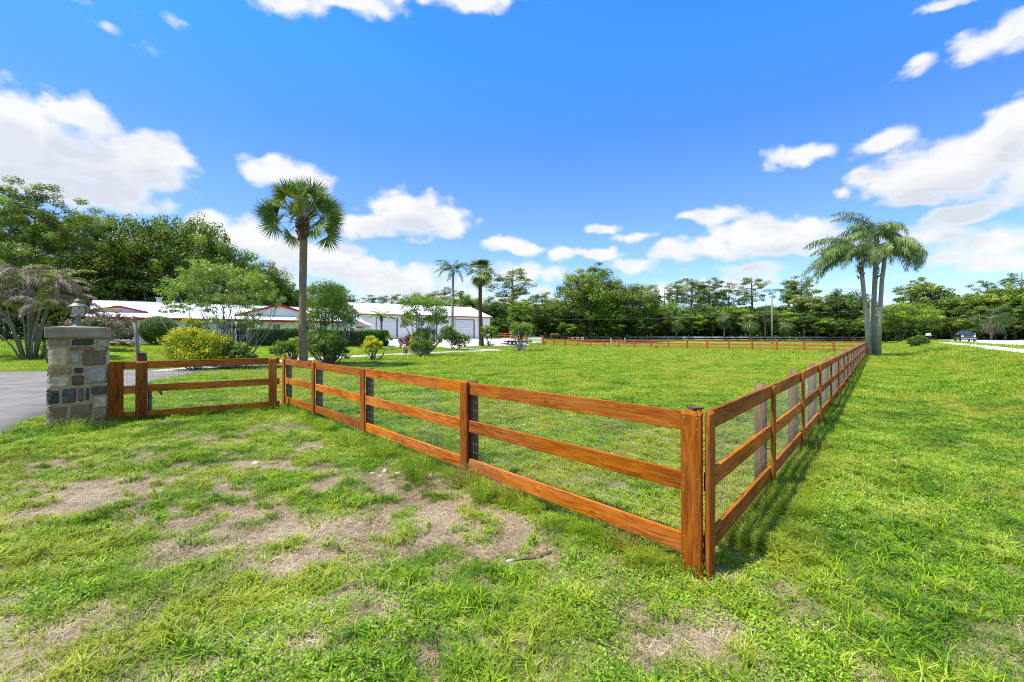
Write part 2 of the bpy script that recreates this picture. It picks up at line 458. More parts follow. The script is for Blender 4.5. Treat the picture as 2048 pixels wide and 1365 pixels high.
M['roadm'] = mottled('pale_road', (.46, .44, .43), (.60, .58, .56), .3, .9, .004, 40)
M['pathm'] = mottled('grey_shell_path', (.36, .33, .29), (.52, .48, .42), 1.2, .95, .01, 30)
loft('driveway', [(-5, 1), (-9.2, 8.3), (-10.5, 10.3), (-12.3, 14), (-13.7, 17.2), (-15, 21.6)], [(-16, -6), (-26, 3), (-36, 12), (-36, 20.5), (-24, 21.7), (-17.8, 23.4)], M['asphalt'], .02, 24, .5, .04)
CLP = [(-16.4, 22.0), (-16.2, 28), (-14.3, 35), (-11.3, 41), (-7.6, 46.5), (-2.9, 51.6), (-2.3, 55.2), (-5.2, 58.8), (-8.2, 62.5), (-9, 68.4)]
A_, B_ = [], []
for i, p in enumerate(CLP):
    d = (Vector(CLP[min(i + 1, len(CLP) - 1)]) - Vector(CLP[max(i - 1, 0)])).normalized(); n = Vector((d.y, -d.x)) * 1.35
    A_.append((p[0] + n.x, p[1] + n.y)); B_.append((p[0] - n.x, p[1] - n.y))
loft('garden_path', A_, B_, M['pathm'], .035, 6, .6, .08)
loft('concrete_apron', [(-21, 64.2), (-9, 69.5), (0, 74.4), (4, 78)], [(-25, 71.6), (-14, 79), (-5, 85), (0, 88)], M['conc'], .05, 10, .8)
def rl(L, t): return (L * .774 + t * .634, -L * .634 + t * .774)
loft('sidewalk', [rl(6.2, t) for t in range(-20, 91, 10)], [rl(8.1, t) for t in range(-20, 91, 10)], M['conc'], .04, 4, 1.)
loft('road', [rl(10.0, t) for t in range(-40, 280, 20)], [rl(23, t) for t in range(-40, 280, 20)], M['roadm'], .04, 10, 1.5)
loft('driveway_crossing', [rl(-1, 84), rl(4, 85), rl(9.98, 84)], [rl(-1, 89), rl(4, 89), rl(9.98, 91)], M['asphalt'], .025, 5, 1.)

# ---------------------------------------------------------------- grass
M['grass'] = None
def grassmat(name, stops, dry, transl=.35):
    m, nt, b, out = nodes(name)
    a = N(nt, 'ShaderNodeAttribute', attribute_name='tone'); ge = N(nt, 'ShaderNodeNewGeometry'); P = ge.outputs['Position']
    n1 = noise(nt, P, .9, 4, .6); n2 = noise(nt, P, .16, 4, .6); n3 = noise(nt, P, 5., 3, .6)
    s = N(nt, 'ShaderNodeMath', operation='ADD'); nt.links.new(a.outputs['Fac'], s.inputs[0]); nt.links.new(mp(nt, n1.outputs[0], .3, .7, -.3, .3), s.inputs[1])
    s2 = N(nt, 'ShaderNodeMath', operation='ADD'); nt.links.new(s.outputs[0], s2.inputs[0]); nt.links.new(mp(nt, n3.outputs[0], .3, .7, -.15, .15), s2.inputs[1])
    r = ramp(nt, s2.outputs[0], stops)
    mv = N(nt, 'ShaderNodeVectorMath', operation='DOT_PRODUCT'); mv.inputs[1].default_value = (.774, -.634, 0); nt.links.new(P, mv.inputs[0]); mc = N(nt, 'ShaderNodeCombineXYZ'); nt.links.new(mv.outputs['Value'], mc.inputs[0])
    mv2 = N(nt, 'ShaderNodeVectorMath', operation='DOT_PRODUCT'); mv2.inputs[1].default_value = (.04, .05, 0); nt.links.new(P, mv2.inputs[0]); nt.links.new(mv2.outputs['Value'], mc.inputs[1])
    mow = noise(nt, mc.outputs[0], .75, 3, .6); sd = N(nt, 'ShaderNodeMath', operation='ADD'); nt.links.new(n2.outputs[0], sd.inputs[0]); nt.links.new(mp(nt, mow.outputs[0], .35, .65, -.11, .11), sd.inputs[1])
    c = mixc(nt, mp(nt, sd.outputs[0], .46, .64, 0, .6), r.outputs[0], dry)
    nt.links.new(c, b.inputs['Base Color']); b.inputs['Roughness'].default_value = .5; b.inputs['Specular IOR Level'].default_value = .3
    t = N(nt, 'ShaderNodeBsdfTranslucent'); nt.links.new(c, t.inputs[0])
    mx = N(nt, 'ShaderNodeMixShader', i_0=transl); nt.links.new(b.outputs[0], mx.inputs[1]); nt.links.new(t.outputs[0], mx.inputs[2]); nt.links.new(mx.outputs[0], out.inputs[0])
    return m
M['grass'] = grassmat('turf_blades', [(.0, (.045, .11, .008)), (.28, (.09, .22, .008)), (.54, (.215, .385, .006)), (.80, (.42, .51, .014)), (1.0, (.62, .54, .20))], (.48, .45, .045))
M['straw'] = grassmat('dry_straw', [(.0, (.10, .065, .04)), (.35, (.28, .195, .105)), (.7, (.53, .41, .25)), (1., (.76, .63, .44))], (.56, .44, .29), .1)
M['clover'] = grassmat('broad_weed_leaves', [(.0, (.06, .15, .01)), (.4, (.18, .36, .015)), (1., (.40, .58, .03))], (.30, .44, .03))

TPL = bpy.data.collections.new('turf_templates')
def blades(n, rad, h, w, lean, curl, seed, tone0=.5, flat=0.0, name='tuft', mat='grass', cluster=1):
    g = np.random.default_rng(seed)
    L = Leaves()
    ang = g.uniform(0, 2 * np.pi, n); rr = rad * np.sqrt(g.random(n))
    if cluster > 1:
        cc = g.normal(size=(cluster, 2)) * rad * .55; k = g.integers(0, cluster, n)
        bx, by = cc[k, 0] + g.normal(size=n) * rad * .07, cc[k, 1] + g.normal(size=n) * rad * .07
        ang = np.arctan2(by - cc[k, 1], bx - cc[k, 0]) + g.normal(size=n) * .5
    else: bx, by = rr * np.cos(ang), rr * np.sin(ang); ang = g.uniform(0, 2 * np.pi, n)
    hh = h * g.uniform(.5, 1.25, n); le = lean * g.uniform(.2, 1.4, n)
    dx, dy = np.cos(ang), np.sin(ang)
    px_, py_ = -dy, dx
    W = w * g.uniform(.6, 1.3, n)
    t = np.clip(tone0 + g.normal(size=n) * .2, 0, 1)
    b0 = np.stack([bx, by, np.full(n, -.004)], 1)
    m1 = b0 + np.stack([dx * hh * le * .45, dy * hh * le * .45, hh * .62 * (1 - flat)], 1) + [0, 0, .004]
    tp = b0 + np.stack([dx * hh * (le * 1.15 + curl), dy * hh * (le * 1.15 + curl), hh * (1 - flat) * (1 - .35 * curl)], 1) + [0, 0, .005]
    side = np.stack([px_, py_, np.zeros(n)], 1)
    s0 = side * W[:, None] * .5; s1 = side * W[:, None] * .42
    L.quads(np.stack([b0 - s0, b0 + s0, m1 + s1, m1 - s1], 1), t)
    L.quads(np.stack([m1 - s1, m1 + s1, tp + s1 * .25, tp - s1 * .25], 1), t)
    o = bpy.data.objects.new(name, L.mesh(name, M[mat])); TPL.objects.link(o)
def weedleaves(n, rad, h, size, seed, name):
    g = np.random.default_rng(seed); L = Leaves()
    c = np.stack([g.normal(size=n) * rad * .5, g.normal(size=n) * rad * .5, g.uniform(.005, h, n)], 1)
    nr = g.normal(size=(n, 3)) * .45; nr[:, 2] += 1
    L.cards(c, nr, size * g.uniform(.6, 1.3, n), size * .75 * g.uniform(.6, 1.3, n), np.clip(.5 + g.normal(size=n) * .25, 0, 1), g)
    o = bpy.data.objects.new(name, L.mesh(name, M['clover'])); TPL.objects.link(o)
# names are alphabetical: instances are picked by that order
for k in range(4): blades(40, .09, .034, .0052, 1.0, .5, 20 + k, name='a%d' % k)                       # 0-3 mown turf
for k in range(2): blades(34, .07, .065, .0062, .8, .5, 30 + k, .45, name='b%d' % k, cluster=3)          # 4-5 taller clumps
for k in range(2): weedleaves(60, .11, .035, .017, 40 + k, 'c%d' % k)                                    # 6-7 broad weeds
for k in range(3): blades(30, .13, .075, .0028, 1.2, .5, 50 + k, .5, .90, name='d%d' % k, mat='straw')   # 8-10 straw
for k in range(3): blades(80, .30, .055, .011, .8, .4, 60 + k, .55, name='e%d' % k)                       # 11-13 middle distance
for k in range(3): blades(120, .85, .065, .030, .7, .3, 70 + k, .6, name='f%d' % k)                      # 14-16 far
blades(60, .10, .17, .0045, .7, .6, 80, .4, name='g0', cluster=4); blades(60, .12, .22, .004, .6, .5, 81, .5, name='g1', cluster=5)  # 17-18 unmown along the fence

def in_poly(x, y, P):
    ins = np.zeros(len(x), bool); n = len(P)
    for i in range(n):
        x0, y0 = P[i]; x1, y1 = P[(i + 1) % n]
        c = ((y0 > y) != (y1 > y)) & (x < (x1 - x0) * (y - y0) / (y1 - y0 + 1e-12) + x0)
        ins ^= c
    return ins
DRV = [(-5, 1), (-9.2, 8.3), (-10.5, 10.3), (-12.3, 14), (-13.7, 17.2), (-15, 21.6), (-17.8, 23.4), (-24, 21.7), (-36, 20.5), (-36, 12), (-26, 3), (-16, -6)]
def keepers(x, y):
    k = ~in_poly(x, y, DRV)
    for i in range(len(CLP) - 1):
        a = np.array(CLP[i]); d = np.array(CLP[i + 1]) - a; t = np.clip(((x - a[0]) * d[0] + (y - a[1]) * d[1]) / (d @ d), 0, 1)
        k &= np.hypot(x - a[0] - t * d[0], y - a[1] - t * d[1]) > 1.42
    k &= ~in_poly(x, y, [(-21, 64.2), (-9, 69.5), (0, 74.4), (4, 78), (0, 88), (-5, 85), (-30, 110), (-60, 90), (-24, 71)])
    k &= ~in_poly(x, y, [(-40.8, 43), (-20, 58.6), (-28, 70), (-50, 54)])
    L = .774 * x - .634 * y
    k &= ~((L > 6.1) & (L < 8.2)) & ~((L > 9.9) & (L < 23.1))
    return k
def wedge(n, z0, z1, pad=1.2):
    z = np.sqrt(rng.uniform(z0 * z0, z1 * z1, n)); u = rng.uniform(-1.19, 1.19, n)
    return u * z * 1.0 + rng.uniform(-pad, pad, n) * .3, z
def fence_dist(x, y):
    """distance to the three near fences"""
    d = np.full(len(x), 99.)
    for (a, c) in (((1.39, 3.26), (-5.75, 11.3)), ((1.39, 3.26), (36.1, 45.6)), ((-5.6, 10.5), (-8., 9.))):
        a = np.array(a); e = np.array(c) - a; t = np.clip(((x - a[0]) * e[0] + (y - a[1]) * e[1]) / (e @ e), 0, 1)
        d = np.minimum(d, np.hypot(x - a[0] - t * e[0], y - a[1] - t * e[1]))
    return d
pts = []
def emit(x, y, idx, sc):
    k = keepers(x, y); x, y, idx, sc = x[k], y[k], idx[k], sc[k]
    pts.append(np.stack([x, y, H(x, y) + bump(x, y), idx, sc], 1))
def choose(n, opts): return rng.choice(opts, n).astype(float)
# near
x, y = wedge(50000, 1.9, 12.5)
c = cover(x, y); k = rng.random(len(x)) < (.02 + .98 * c ** 1.3); x, y, c = x[k], y[k], c[k]
nb = fbm(x * .8 + 30, y * .8, 3); idx = choose(len(x), [0, 1, 2, 3])
idx = np.where(rng.random(len(x)) < .12 + .3 * (nb > .55), choose(len(x), [4, 5]), idx)
cl = (fbm(x * .9 + 90, y * .9 + 7, 3) > .60) | (np.hypot(x - 1.1, y - 2.9) < .9)
idx = np.where(cl & (rng.random(len(x)) < .45), choose(len(x), [6, 7]), idx)
emit(x, y, idx, rng.uniform(.7, 1.25, len(x)) * (.8 + .35 * c))
x, y = wedge(42000, 1.9, 12.5)
c = cover(x, y); k = rng.random(len(x)) < (.34 + .8 * (1 - c)); x, y = x[k], y[k]
straw = np.stack([x, y, H(x, y) + bump(x, y), choose(len(x), [8, 9, 10]), rng.uniform(.7, 1.3, len(x))], 1)[keepers(x, y)]
# single clumps standing in the bare soil
x, y = wedge(9000, 1.9, 10.5); c = cover(x, y); k = (c < .55) & (rng.random(len(x)) < .09); x, y = x[k], y[k]
for _ in range(4): emit(x + rng.normal(size=len(x)) * .05, y + rng.normal(size=len(x)) * .05, choose(len(x), [4, 5, 1]), rng.uniform(.7, 1.35, len(x)))
# middle
x, y = wedge(26000, 12, 32); c = cover(x, y); k = rng.random(len(x)) < .25 + .75 * c; x, y = x[k], y[k]
emit(x, y, choose(len(x), [11, 12, 13]), rng.uniform(.75, 1.2, len(x)))
x, y = wedge(26000, 31, 100); emit(x, y, choose(len(x), [14, 15, 16]), rng.uniform(.8, 1.2, len(x)))
# unmown along the fences
t = rng.random(7000); 
for (a, c_, n) in (((1.39, 3.26), (-5.75, 11.3), 900), ((1.45, 3.2), (36.1, 45.6), 4200), ((-5.6, 10.5), (-8., 9.), 420)):
    tt = .012 + .988 * rng.random(n) ** (1.3 if n > 2000 else 1)
    e = (c_[0] - a[0], c_[1] - a[1]); ln_ = math.hypot(*e); off = rng.normal(size=n) * .12 + (.06 if n > 2000 else -.03)
    x = a[0] + e[0] * tt + off * e[1] / ln_; y = a[1] + e[1] * tt - off * e[0] / ln_
    emit(x, y, choose(n, [4, 5, 6, 7, 17, 18]), rng.uniform(.45, .9, n))

def scatter(name, arr, label):
    me = bpy.data.meshes.new(name); me.vertices.add(len(arr)); me.vertices.foreach_set('co', arr[:, :3].astype(np.float32).reshape(-1))
    me.attributes.new('pick', 'INT', 'POINT').data.foreach_set('value', arr[:, 3].astype(np.int32))
    me.attributes.new('size', 'FLOAT', 'POINT').data.foreach_set('value', arr[:, 4].astype(np.float32))
    me.attributes.new('turn', 'FLOAT_VECTOR', 'POINT').data.foreach_set('vector', np.stack([rng.normal(size=len(arr)) * .1, rng.normal(size=len(arr)) * .1, rng.uniform(0, 6.28, len(arr))], 1).astype(np.float32).reshape(-1))
    me.update(); o = link(name, me)
    ng = bpy.data.node_groups.new(name + '_nodes', 'GeometryNodeTree')
    ng.interface.new_socket('Geometry', in_out='INPUT', socket_type='NodeSocketGeometry'); ng.interface.new_socket('Geometry', in_out='OUTPUT', socket_type='NodeSocketGeometry')
    gi = ng.nodes.new('NodeGroupInput'); go = ng.nodes.new('NodeGroupOutput')
    ci = ng.nodes.new('GeometryNodeCollectionInfo'); ci.inputs[0].default_value = TPL; ci.inputs[1].default_value = True; ci.inputs[2].default_value = True
    ip = ng.nodes.new('GeometryNodeInstanceOnPoints'); ip.inputs['Pick Instance'].default_value = True
    def na(nm, ty):
        n = ng.nodes.new('GeometryNodeInputNamedAttribute'); n.data_type = ty; n.inputs[0].default_value = nm; return n.outputs[0]
    ng.links.new(gi.outputs[0], ip.inputs['Points']); ng.links.new(ci.outputs[0], ip.inputs['Instance'])
    ng.links.new(na('pick', 'INT'), ip.inputs['Instance Index']); ng.links.new(na('turn', 'FLOAT_VECTOR'), ip.inputs['Rotation']); ng.links.new(na('size', 'FLOAT'), ip.inputs['Scale'])
    ng.links.new(ip.outputs[0], go.inputs[0])
    o.modifiers.new('turf', 'NODES').node_group = ng
    tag(o, label, 'grass' if 'grass' in name else 'straw', None, 'stuff')
scatter('lawn_grass', np.concatenate(pts), 'patchy mown green lawn grass over the whole property')
scatter('dry_straw', straw, 'dead tan straw lying on the bare patches of lawn')
# ---------------------------------------------------------------- fences
def dirang(a, b): return math.atan2(b[1] - a[1], b[0] - a[0])
def batten(w, th, h, bevel=.022, nails=True, n=5):
    """upright face board with a sloping cut top"""
    mb = MB()
    mb.bbox(-w / 2, w / 2, -th, 0, -.08, h - bevel, .004, 0, .0008, n, 2)
    z0, z1 = h - bevel, h
    b = .004
    mb.add([(-w / 2 + b, -th + b, z0), (w / 2 - b, -th + b, z0), (w / 2, 0, z1), (-w / 2, 0, z1), (-w / 2, 0, z0 - .01), (w / 2, 0, z0 - .01)],
           [(0, 1, 2, 3), (3, 2, 5, 4), (0, 3, 4), (1, 5, 2)], 0)
    if nails:
        for z in (h - .05, h - .12, .72, .62, .27, .17):
            for x in (-w * .32, w * .32):
                x += random.uniform(-.006, .006); zz = z + random.uniform(-.01, .01); r = .0046
                mb.add([(x + r * math.cos(k * 1.047), -th - .0012, zz + r * math.sin(k * 1.047)) for k in range(6)], [(0, 1, 2, 3, 4, 5)], 1)
    return mb.mesh('batten', [M['post'], M['nail']])
def wires(L, z0, z1, dx, dz, r, rows=None):
    mb = MB()
    nxx = int(L / dx)
    for k in range(nxx + 1):
        x = k * dx + .01
        if x > L: break
        jit = random.uniform(-.002, .002)
        mb.tube([(x, 0, z0), (x + jit, random.uniform(-.002, .002), (z0 + z1) / 2), (x, 0, z1)], r, 3, caps=False)
    z = z0
    while z <= z1 + .001:
        n = max(2, int(L / .4)); mb.tube([(L * i / n, r * 1.6 + random.uniform(-.0015, .0015), z + random.uniform(-.003, .003)) for i in range(n + 1)], r, 3, caps=False)
        z += dz
    return mb
def make_fence(name, label, pts, rails, h, bw=.14, near=True, mesh=None, posts=True, mats=None, postr=.068, group=None, skipbatt=(), rw=None, ext=None, bwidths=None, noround=()):
    base = (pts[0][0], pts[0][1], Hf(*pts[0]))
    root = thing(name, label, 'fence', base, 0, group)
    mr, mpst, mround = mats or (M['rail'], M['post'], M['oldpost'])
    for i, p in enumerate(pts):
        q0 = pts[max(i - 1, 0)]; q1 = pts[min(i + 1, len(pts) - 1)]
        a = dirang(q0, q1); z = Hf(*p) - base[2]
        ox, oy = p[0] - base[0], p[1] - base[1]
        nrm = (math.sin(a), -math.cos(a))            # outward side
        if near:
            hh = h + random.uniform(-.012, .008)
            w = (bwidths or {}).get(i, bw)
            if i not in skipbatt:
                o = link('post_board', batten(w, .032, hh, n=5), root, (ox + nrm[0] * .033, oy + nrm[1] * .033, z), a)
                o.rotation_euler[1] = random.uniform(-.006, .006)
            if posts and i not in noround:
                mb = MB(); pr = postr * random.uniform(.92, 1.08); ph = hh + random.uniform(-.01, .025); c = .014 + pr
                mb.tube([(0, 0, -.1), (0, 0, ph * .33), (0, 0, ph * .66), (0, 0, ph)], [pr * 1.02, pr, pr * .99, pr * .97], 14, wob=.02)
                mb.build('round_post', mround, root, True, (ox - nrm[0] * c, oy - nrm[1] * c, z), random.uniform(0, 6))
        else:
            mb = MB(); mb.bbox(-bw / 2, bw / 2, -bw / 2, bw / 2, -.1, h, .01, 0, 0, 2, 2)
            mb.build('post', mpst, root, False, (ox, oy, z), a)
        if i < len(pts) - 1:
            n = pts[i + 1]; L = math.hypot(n[0] - p[0], n[1] - p[1]); a2 = dirang(p, n); dz = Hf(*n) - Hf(*p); pit = -math.atan2(dz, L)
            for (z0, z1) in rails:
                mb = MB(); j = random.uniform(-.006, .006) if near else random.uniform(-.015, .015)
                th = .032 if near else .04
                x0, x1 = (.0015, L - .0015) if near else (bw / 2 + .002, L - bw / 2 - .002)
                if ext and i in ext: x0, x1 = x0 - ext[i][0], x1 + ext[i][1]
                y0, y1 = (-th, 0) if near else (-th / 2, th / 2)
                mb.bbox(x0, x1, y0, y1, z0 + j, z1 + j, .003, 0, .0012 if near else .004, 8 if near else 3, 0)
                o = mb.build('rail', mr, root, False, (ox, oy, z), a2); o.rotation_euler = (0, pit, a2)
                if near: o.rotation_euler[0] = random.uniform(-.01, .01)
    return root
RAILS = [(.135, .278), (.600, .740), (1.05, 1.19)]
# the front fence, from its far left end to the corner beside the camera
C0 = (1.405, 3.26)
def online(px): # a post of the front fence: where the sight line meets the fence line
    z = (C0[1] + 1.131 * C0[0]) / (1 + 1.131 * (px - CX) / F); return ((px - CX) / F * z, z)
FP = [(-5.52, 10.98)] + [online(p) for p in (631, 731, 935)] + [(C0[0] - .054, C0[1] + .061)]
ff = make_fence('board_fence', 'orange three rail fence in full sun from the dark short section to the near corner', FP, RAILS, 1.205, mats=(M['rail'], M['post'], M['stainpost']), noround=(4,), bwidths={4: .158})
o = MB(); o.box(-.045, .045, -.045, .045, 0, .010)
cap = o.build('corner_cap', M['stainpost'], ff, False, (C0[0] - .024 - FP[0][0], C0[1] + .137 - FP[0][1], 1.203), .3)
for i in range(4):
    a, b_ = FP[i], FP[i + 1]; L = math.hypot(b_[0] - a[0], b_[1] - a[1]); an = dirang(a, b_)
    w = wires(L, .06, 1.13, .052, .1, .0012); w.build('wire_mesh', M['wire'], ff, False, (a[0] - FP[0][0] - math.sin(an) * .007, a[1] - FP[0][1] + math.cos(an) * .007, 0), an)
# the long fence down the right side
RP = []
p = Vector((C0[0] + .002, C0[1] + .052)); k = 0
while p.y < 45.6:
    RP.append((p.x, p.y)); t = min(1, k / 5)
    d = Vector((.643 * (1 - t) + .6325 * t, .766 * (1 - t) + .7745 * t)).normalized()
    p = p + d * 2.33; k += 1
rf = make_fence('board_fence', 'long brown three rail fence, shaded side, from the near corner to the tall palms', RP, RAILS, 1.205, noround=(0,))
mb = MB(); mb.tube([(0, 0, -.1), (0, 0, .6), (0, 0, 1.2)], .05, 12, wob=.02); mb.build('corner_post', M['stainpost'], rf, True, (-.026, .085, 0))
for i in range(len(RP) - 1):
    a, b_ = RP[i], RP[i + 1]; L = math.hypot(b_[0] - a[0], b_[1] - a[1]); an = dirang(a, b_)
    w = wires(L, .06, 1.13, .052 if i < 5 else .11, .1, .0014); w.build('wire_mesh', M['wire'], rf, False, (a[0] - RP[0][0] - math.sin(an) * .007, a[1] - RP[0][1] + math.cos(an) * .007, 0), an)
# short section beside the pillar
def lf(px):
    z = (8.957 + .73 * 7.89) / (1 - .73 * (px - CX) / F); return ((px - CX) / F * z, z)
LP = [lf(231), lf(283), lf(545), lf(559)]
lfn = make_fence('board_fence', 'short dark brown fence section in shade between the stone pillar and the orange fence', LP, [(.07, .22), (.595, .745), (1.085, 1.235)], 1.235, bwidths={0: .25, 1: .19, 2: .17}, skipbatt=(3,), posts=False)
ph = MB(); ph.tube([(0, 0, -.1), (0, 0, 1.33)], .085, 12, wob=.02); ph.box(-.07, .07, -.06, .06, 1.331, 1.40)
an = dirang(LP[0], LP[2])
ph.build('gate_post', M['dark'], lfn, False, (LP[1][0] - LP[0][0] - math.sin(an) * .16, LP[1][1] - LP[0][1] + math.cos(an) * .16, 0), an)
for (i, j) in ((0, 1), (1, 2)):
    a, b_ = LP[i], LP[j]; L = math.hypot(b_[0] - a[0], b_[1] - a[1])
    wires(L, .06, 1.16, .085, .1, .0016).build('wire_mesh', M['wire'], lfn, False, (a[0] - LP[0][0] - math.sin(an) * .007, a[1] - LP[0][1] + math.cos(an) * .007, 0), an)
# far paddock fences
def run(a, b, step):
    L = math.hypot(b[0] - a[0], b[1] - a[1]); n = max(1, round(L / step)); return [(a[0] + (b[0] - a[0]) * i / n, a[1] + (b[1] - a[1]) * i / n) for i in range(n + 1)]
RM = (M['redwood'], M['redwood'], None)
a = RP[-1]; x0 = 5.35; 
make_fence('paddock_fence', 'red three rail paddock fence across the far side of the lawn', run((a[0] + .1, a[1] + .4), (5.4, 79.6), 2.75), [(.25, .40), (.62, .77), (1.0, 1.15)], 1.2, .17, False, mats=RM)
make_fence('corral_fence', 'short red corral fence beside the trailer and the metal gate', run((2.6, 81), (-3.9, 93), 2.6), [(.15, .3), (.55, .7), (.95, 1.1)], 1.2, .2, False, mats=RM)
make_fence('boundary_fence', 'bleached grey rail fence in front of the dark tree line', run((2.5, 128), (92, 117.5), 3.9), [(.35, .6), (.95, 1.25)], 1.35, .16, False, mats=(M['palegrey'], M['greywood'], None))
# metal gate between corral and paddock
g = thing('metal_gate', 'grey metal pipe gate closing the gap between the corral and the paddock fence', 'gate', (2.8, 80.9, Hf(2.8, 80.9)), dirang((2.8, 80.9), (5.3, 79.7)))
mb = MB()
for z in (.25, .5, .75, 1.0, 1.25): mb.tube([(0, 0, z), (2.7, 0, z)], .035, 6)
mb.build('gate_rails', M['steel'], g)
mb = MB()
for x in (0, 1.35, 2.7): mb.tube([(x, .005, .15), (x, .005, 1.3)], .04, 6)
mb.build('gate_frame', M['steel'], g)
for x in (-.25, 2.95):
    mb = MB(); mb.bbox(x - .13, x + .13, -.13, .13, -.1, 1.55, .02, 0, 0, 1, 2); mb.build('gate_post', M['redwood'], g)

# ---------------------------------------------------------------- stone pillar
STC = [((.16, .115, .06), (.36, .265, .15)), ((.02, .018, .014), (.085, .075, .06)), ((.22, .175, .11), (.43, .35, .235)), ((.12, .075, .04), (.28, .18, .10)),
       ((.34, .25, .14), (.64, .50, .32)), ((.20, .175, .13), (.42, .37, .28)), ((.085, .058, .038), (.22, .15, .10)), ((.065, .04, .022), (.16, .10, .06)), ((.04, .039, .036), (.13, .12, .105))]
stm = [mottled('field_stone', c[0], c[1], 9, .88, .012, 28) for c in STC]
LAY = [(165, 405, 365, 470, 0), (378, 405, 610, 467, 1), (622, 405, 742, 492, 2), (360, 478, 610, 515, 3), (168, 483, 348, 658, 4), (362, 525, 468, 642, 5), (482, 512, 742, 668, 6),
       (168, 672, 395, 737, 0), (406, 680, 502, 735, 1), (520, 684, 742, 842, 5), (165, 750, 367, 858, 4), (380, 750, 508, 850, 7), (168, 882, 268, 1012, 1), (288, 868, 432, 1012, 8),
       (448, 873, 500, 1008, 6), (520, 873, 556, 1002, 7), (572, 864, 742, 950, 8), (596, 962, 742, 1084, 4), (170, 1036, 345, 1232, 3), (362, 1030, 588, 1232, 3), (606, 1094, 742, 1202, 0), (596, 1212, 742, 1250, 2)]
pc = Vector((-8.436, 8.19)) + Vector((.695, .719)) * .4 + Vector((-.719, .695)) * .4
pil = thing('stone_pillar', 'square gate pillar of mixed grey and brown field stones with a flat concrete cap', 'pillar', (pc.x, pc.y, 0), R(46))
mb = MB(); mb.bbox(-.386, .386, -.386, .386, -.15, 1.71, .01, 0, 0, 1, 2); mb.build('mortar_core', M['mortar'], pil)
st = MB()
def stone(mb, u0, u1, v0, v1, rot, mi, g):
    n = 7; ph = g.uniform(0, 50); vs = []
    cr, sr = math.cos(rot), math.sin(rot); dep = g.uniform(.018, .048)
    for i in range(n + 1):
        for j in range(n + 1):
            a, b_ = i / n, j / n
            e = min(a, 1 - a) * (u1 - u0), min(b_, 1 - b_) * (v1 - v0)
            u = u0 + (u1 - u0) * a; v = v0 + (v1 - v0) * b_
            edge = min(e)
            if i in (0, n) or j in (0, n):
                d = -.008
                cu, cvv = (u0 + u1) / 2, (v0 + v1) / 2
                corner = (i in (0, n)) and (j in (0, n))
                wob = (float(vnoise(np.array(u * 23 + ph), np.array(v * 23))) - .5) * .014 - (.012 if corner else 0)
                u += math.copysign(wob, u - cu) * (i in (0, n)); v += math.copysign(wob, v - cvv) * (j in (0, n))
            else:
                d = dep * min(1, (edge / .018)) ** .5 + (float(fbm(np.array(u * 16 + ph), np.array(v * 16 + ph), 3)) - .5) * .030
            x, y = u, -.386 - d
            vs.append((x * cr - y * sr, x * sr + y * cr, v))
    fs = [(i * (n + 1) + j, (i + 1) * (n + 1) + j, (i + 1) * (n + 1) + j + 1, i * (n + 1) + j + 1) for i in range(n) for j in range(n)]
    mb.add(vs, fs, mi)
g_ = random.Random(3)
for face in range(4):
    for (a0, b0, a1, b1, mi) in LAY:
        u0, u1 = (a0 - 165) / 580 * .80 - .40, (a1 - 165) / 580 * .80 - .40
        v0, v1 = (1250 - b1) / 850 * 1.68 + .02, (1250 - b0) / 850 * 1.68 + .02
        if face in (1, 3): u0, u1 = -u1, -u0; mi = (mi * 5 + face) % 9
        stone(st, u0 + .004, u1 - .004, v0 + .004, v1 - .004, face * math.pi / 2, mi, g_)
st.build('stonework', stm, pil)
mb = MB(); mb.bbox(-.455, .455, -.455, .455, 1.715, 1.905, .012, 0, .001, 4, 2)
mb.build('cap_slab', M['concrete'], pil)
mb = MB(); mb.add([(-.45, -.45, 1.907), (.45, -.45, 1.907), (.45, .45, 1.907), (-.45, .45, 1.907), (0, 0, 1.945)], [(0, 1, 4), (1, 2, 4), (2, 3, 4), (3, 0, 4)])
mb.build('cap_top', M['concrete'], pil)

lan = thing('post_lantern', 'weathered green metal lantern with crossed frames standing on the stone pillar cap', 'lantern', (pc.x, pc.y, 1.925), R(20)); lan.scale = (.9, .9, .95)
mb = MB(); mb.lathe([(.095, 0), (.10, .015), (.085, .03), (.06, .045), (.055, .10), (.06, .125), (.045, .14), (.038, .17), (.07, .195), (.075, .205)], 18); mb.build('base', M['bronze'], lan, True)
gm, nt, b, out = nodes('frosted_lantern_glass'); b.inputs['Base Color'].default_value = (.62, .62, .50, 1); b.inputs['Roughness'].default_value = .35
b.inputs['Transmission Weight'].default_value = .35
mb = MB(); mb.lathe([(.105, .225), (.125, .40)], 6); mb.build('glass_panes', gm, lan)
mb = MB()
mb.lathe([(.115, .205), (.128, .212), (.12, .226)], 18)
for k in range(6):
    a0, a1 = k * math.pi / 3, (k + 1) * math.pi / 3
    def P(a, r, z): return (r * math.cos(a), r * math.sin(a), z)
    mb.tube([P(a0, .110, .22), P(a0, .132, .405)], .0075, 5)
    mb.tube([P(a0, .110, .235), P(a1, .130, .395)], .0045, 4); mb.tube([P(a1, .110, .235), P(a0, .130, .395)], .0045, 4)
mb.build('cage', M['bronze'], lan)
mb = MB(); mb.lathe([(.158, .400), (.163, .412), (.150, .425), (.105, .462), (.072, .485), (.066, .515), (.078, .522), (.072, .535), (.035, .555), (.018, .562), (.02, .575), (.012, .59), (.002, .595)], 20); mb.build('hood', M['bronze'], lan, True)

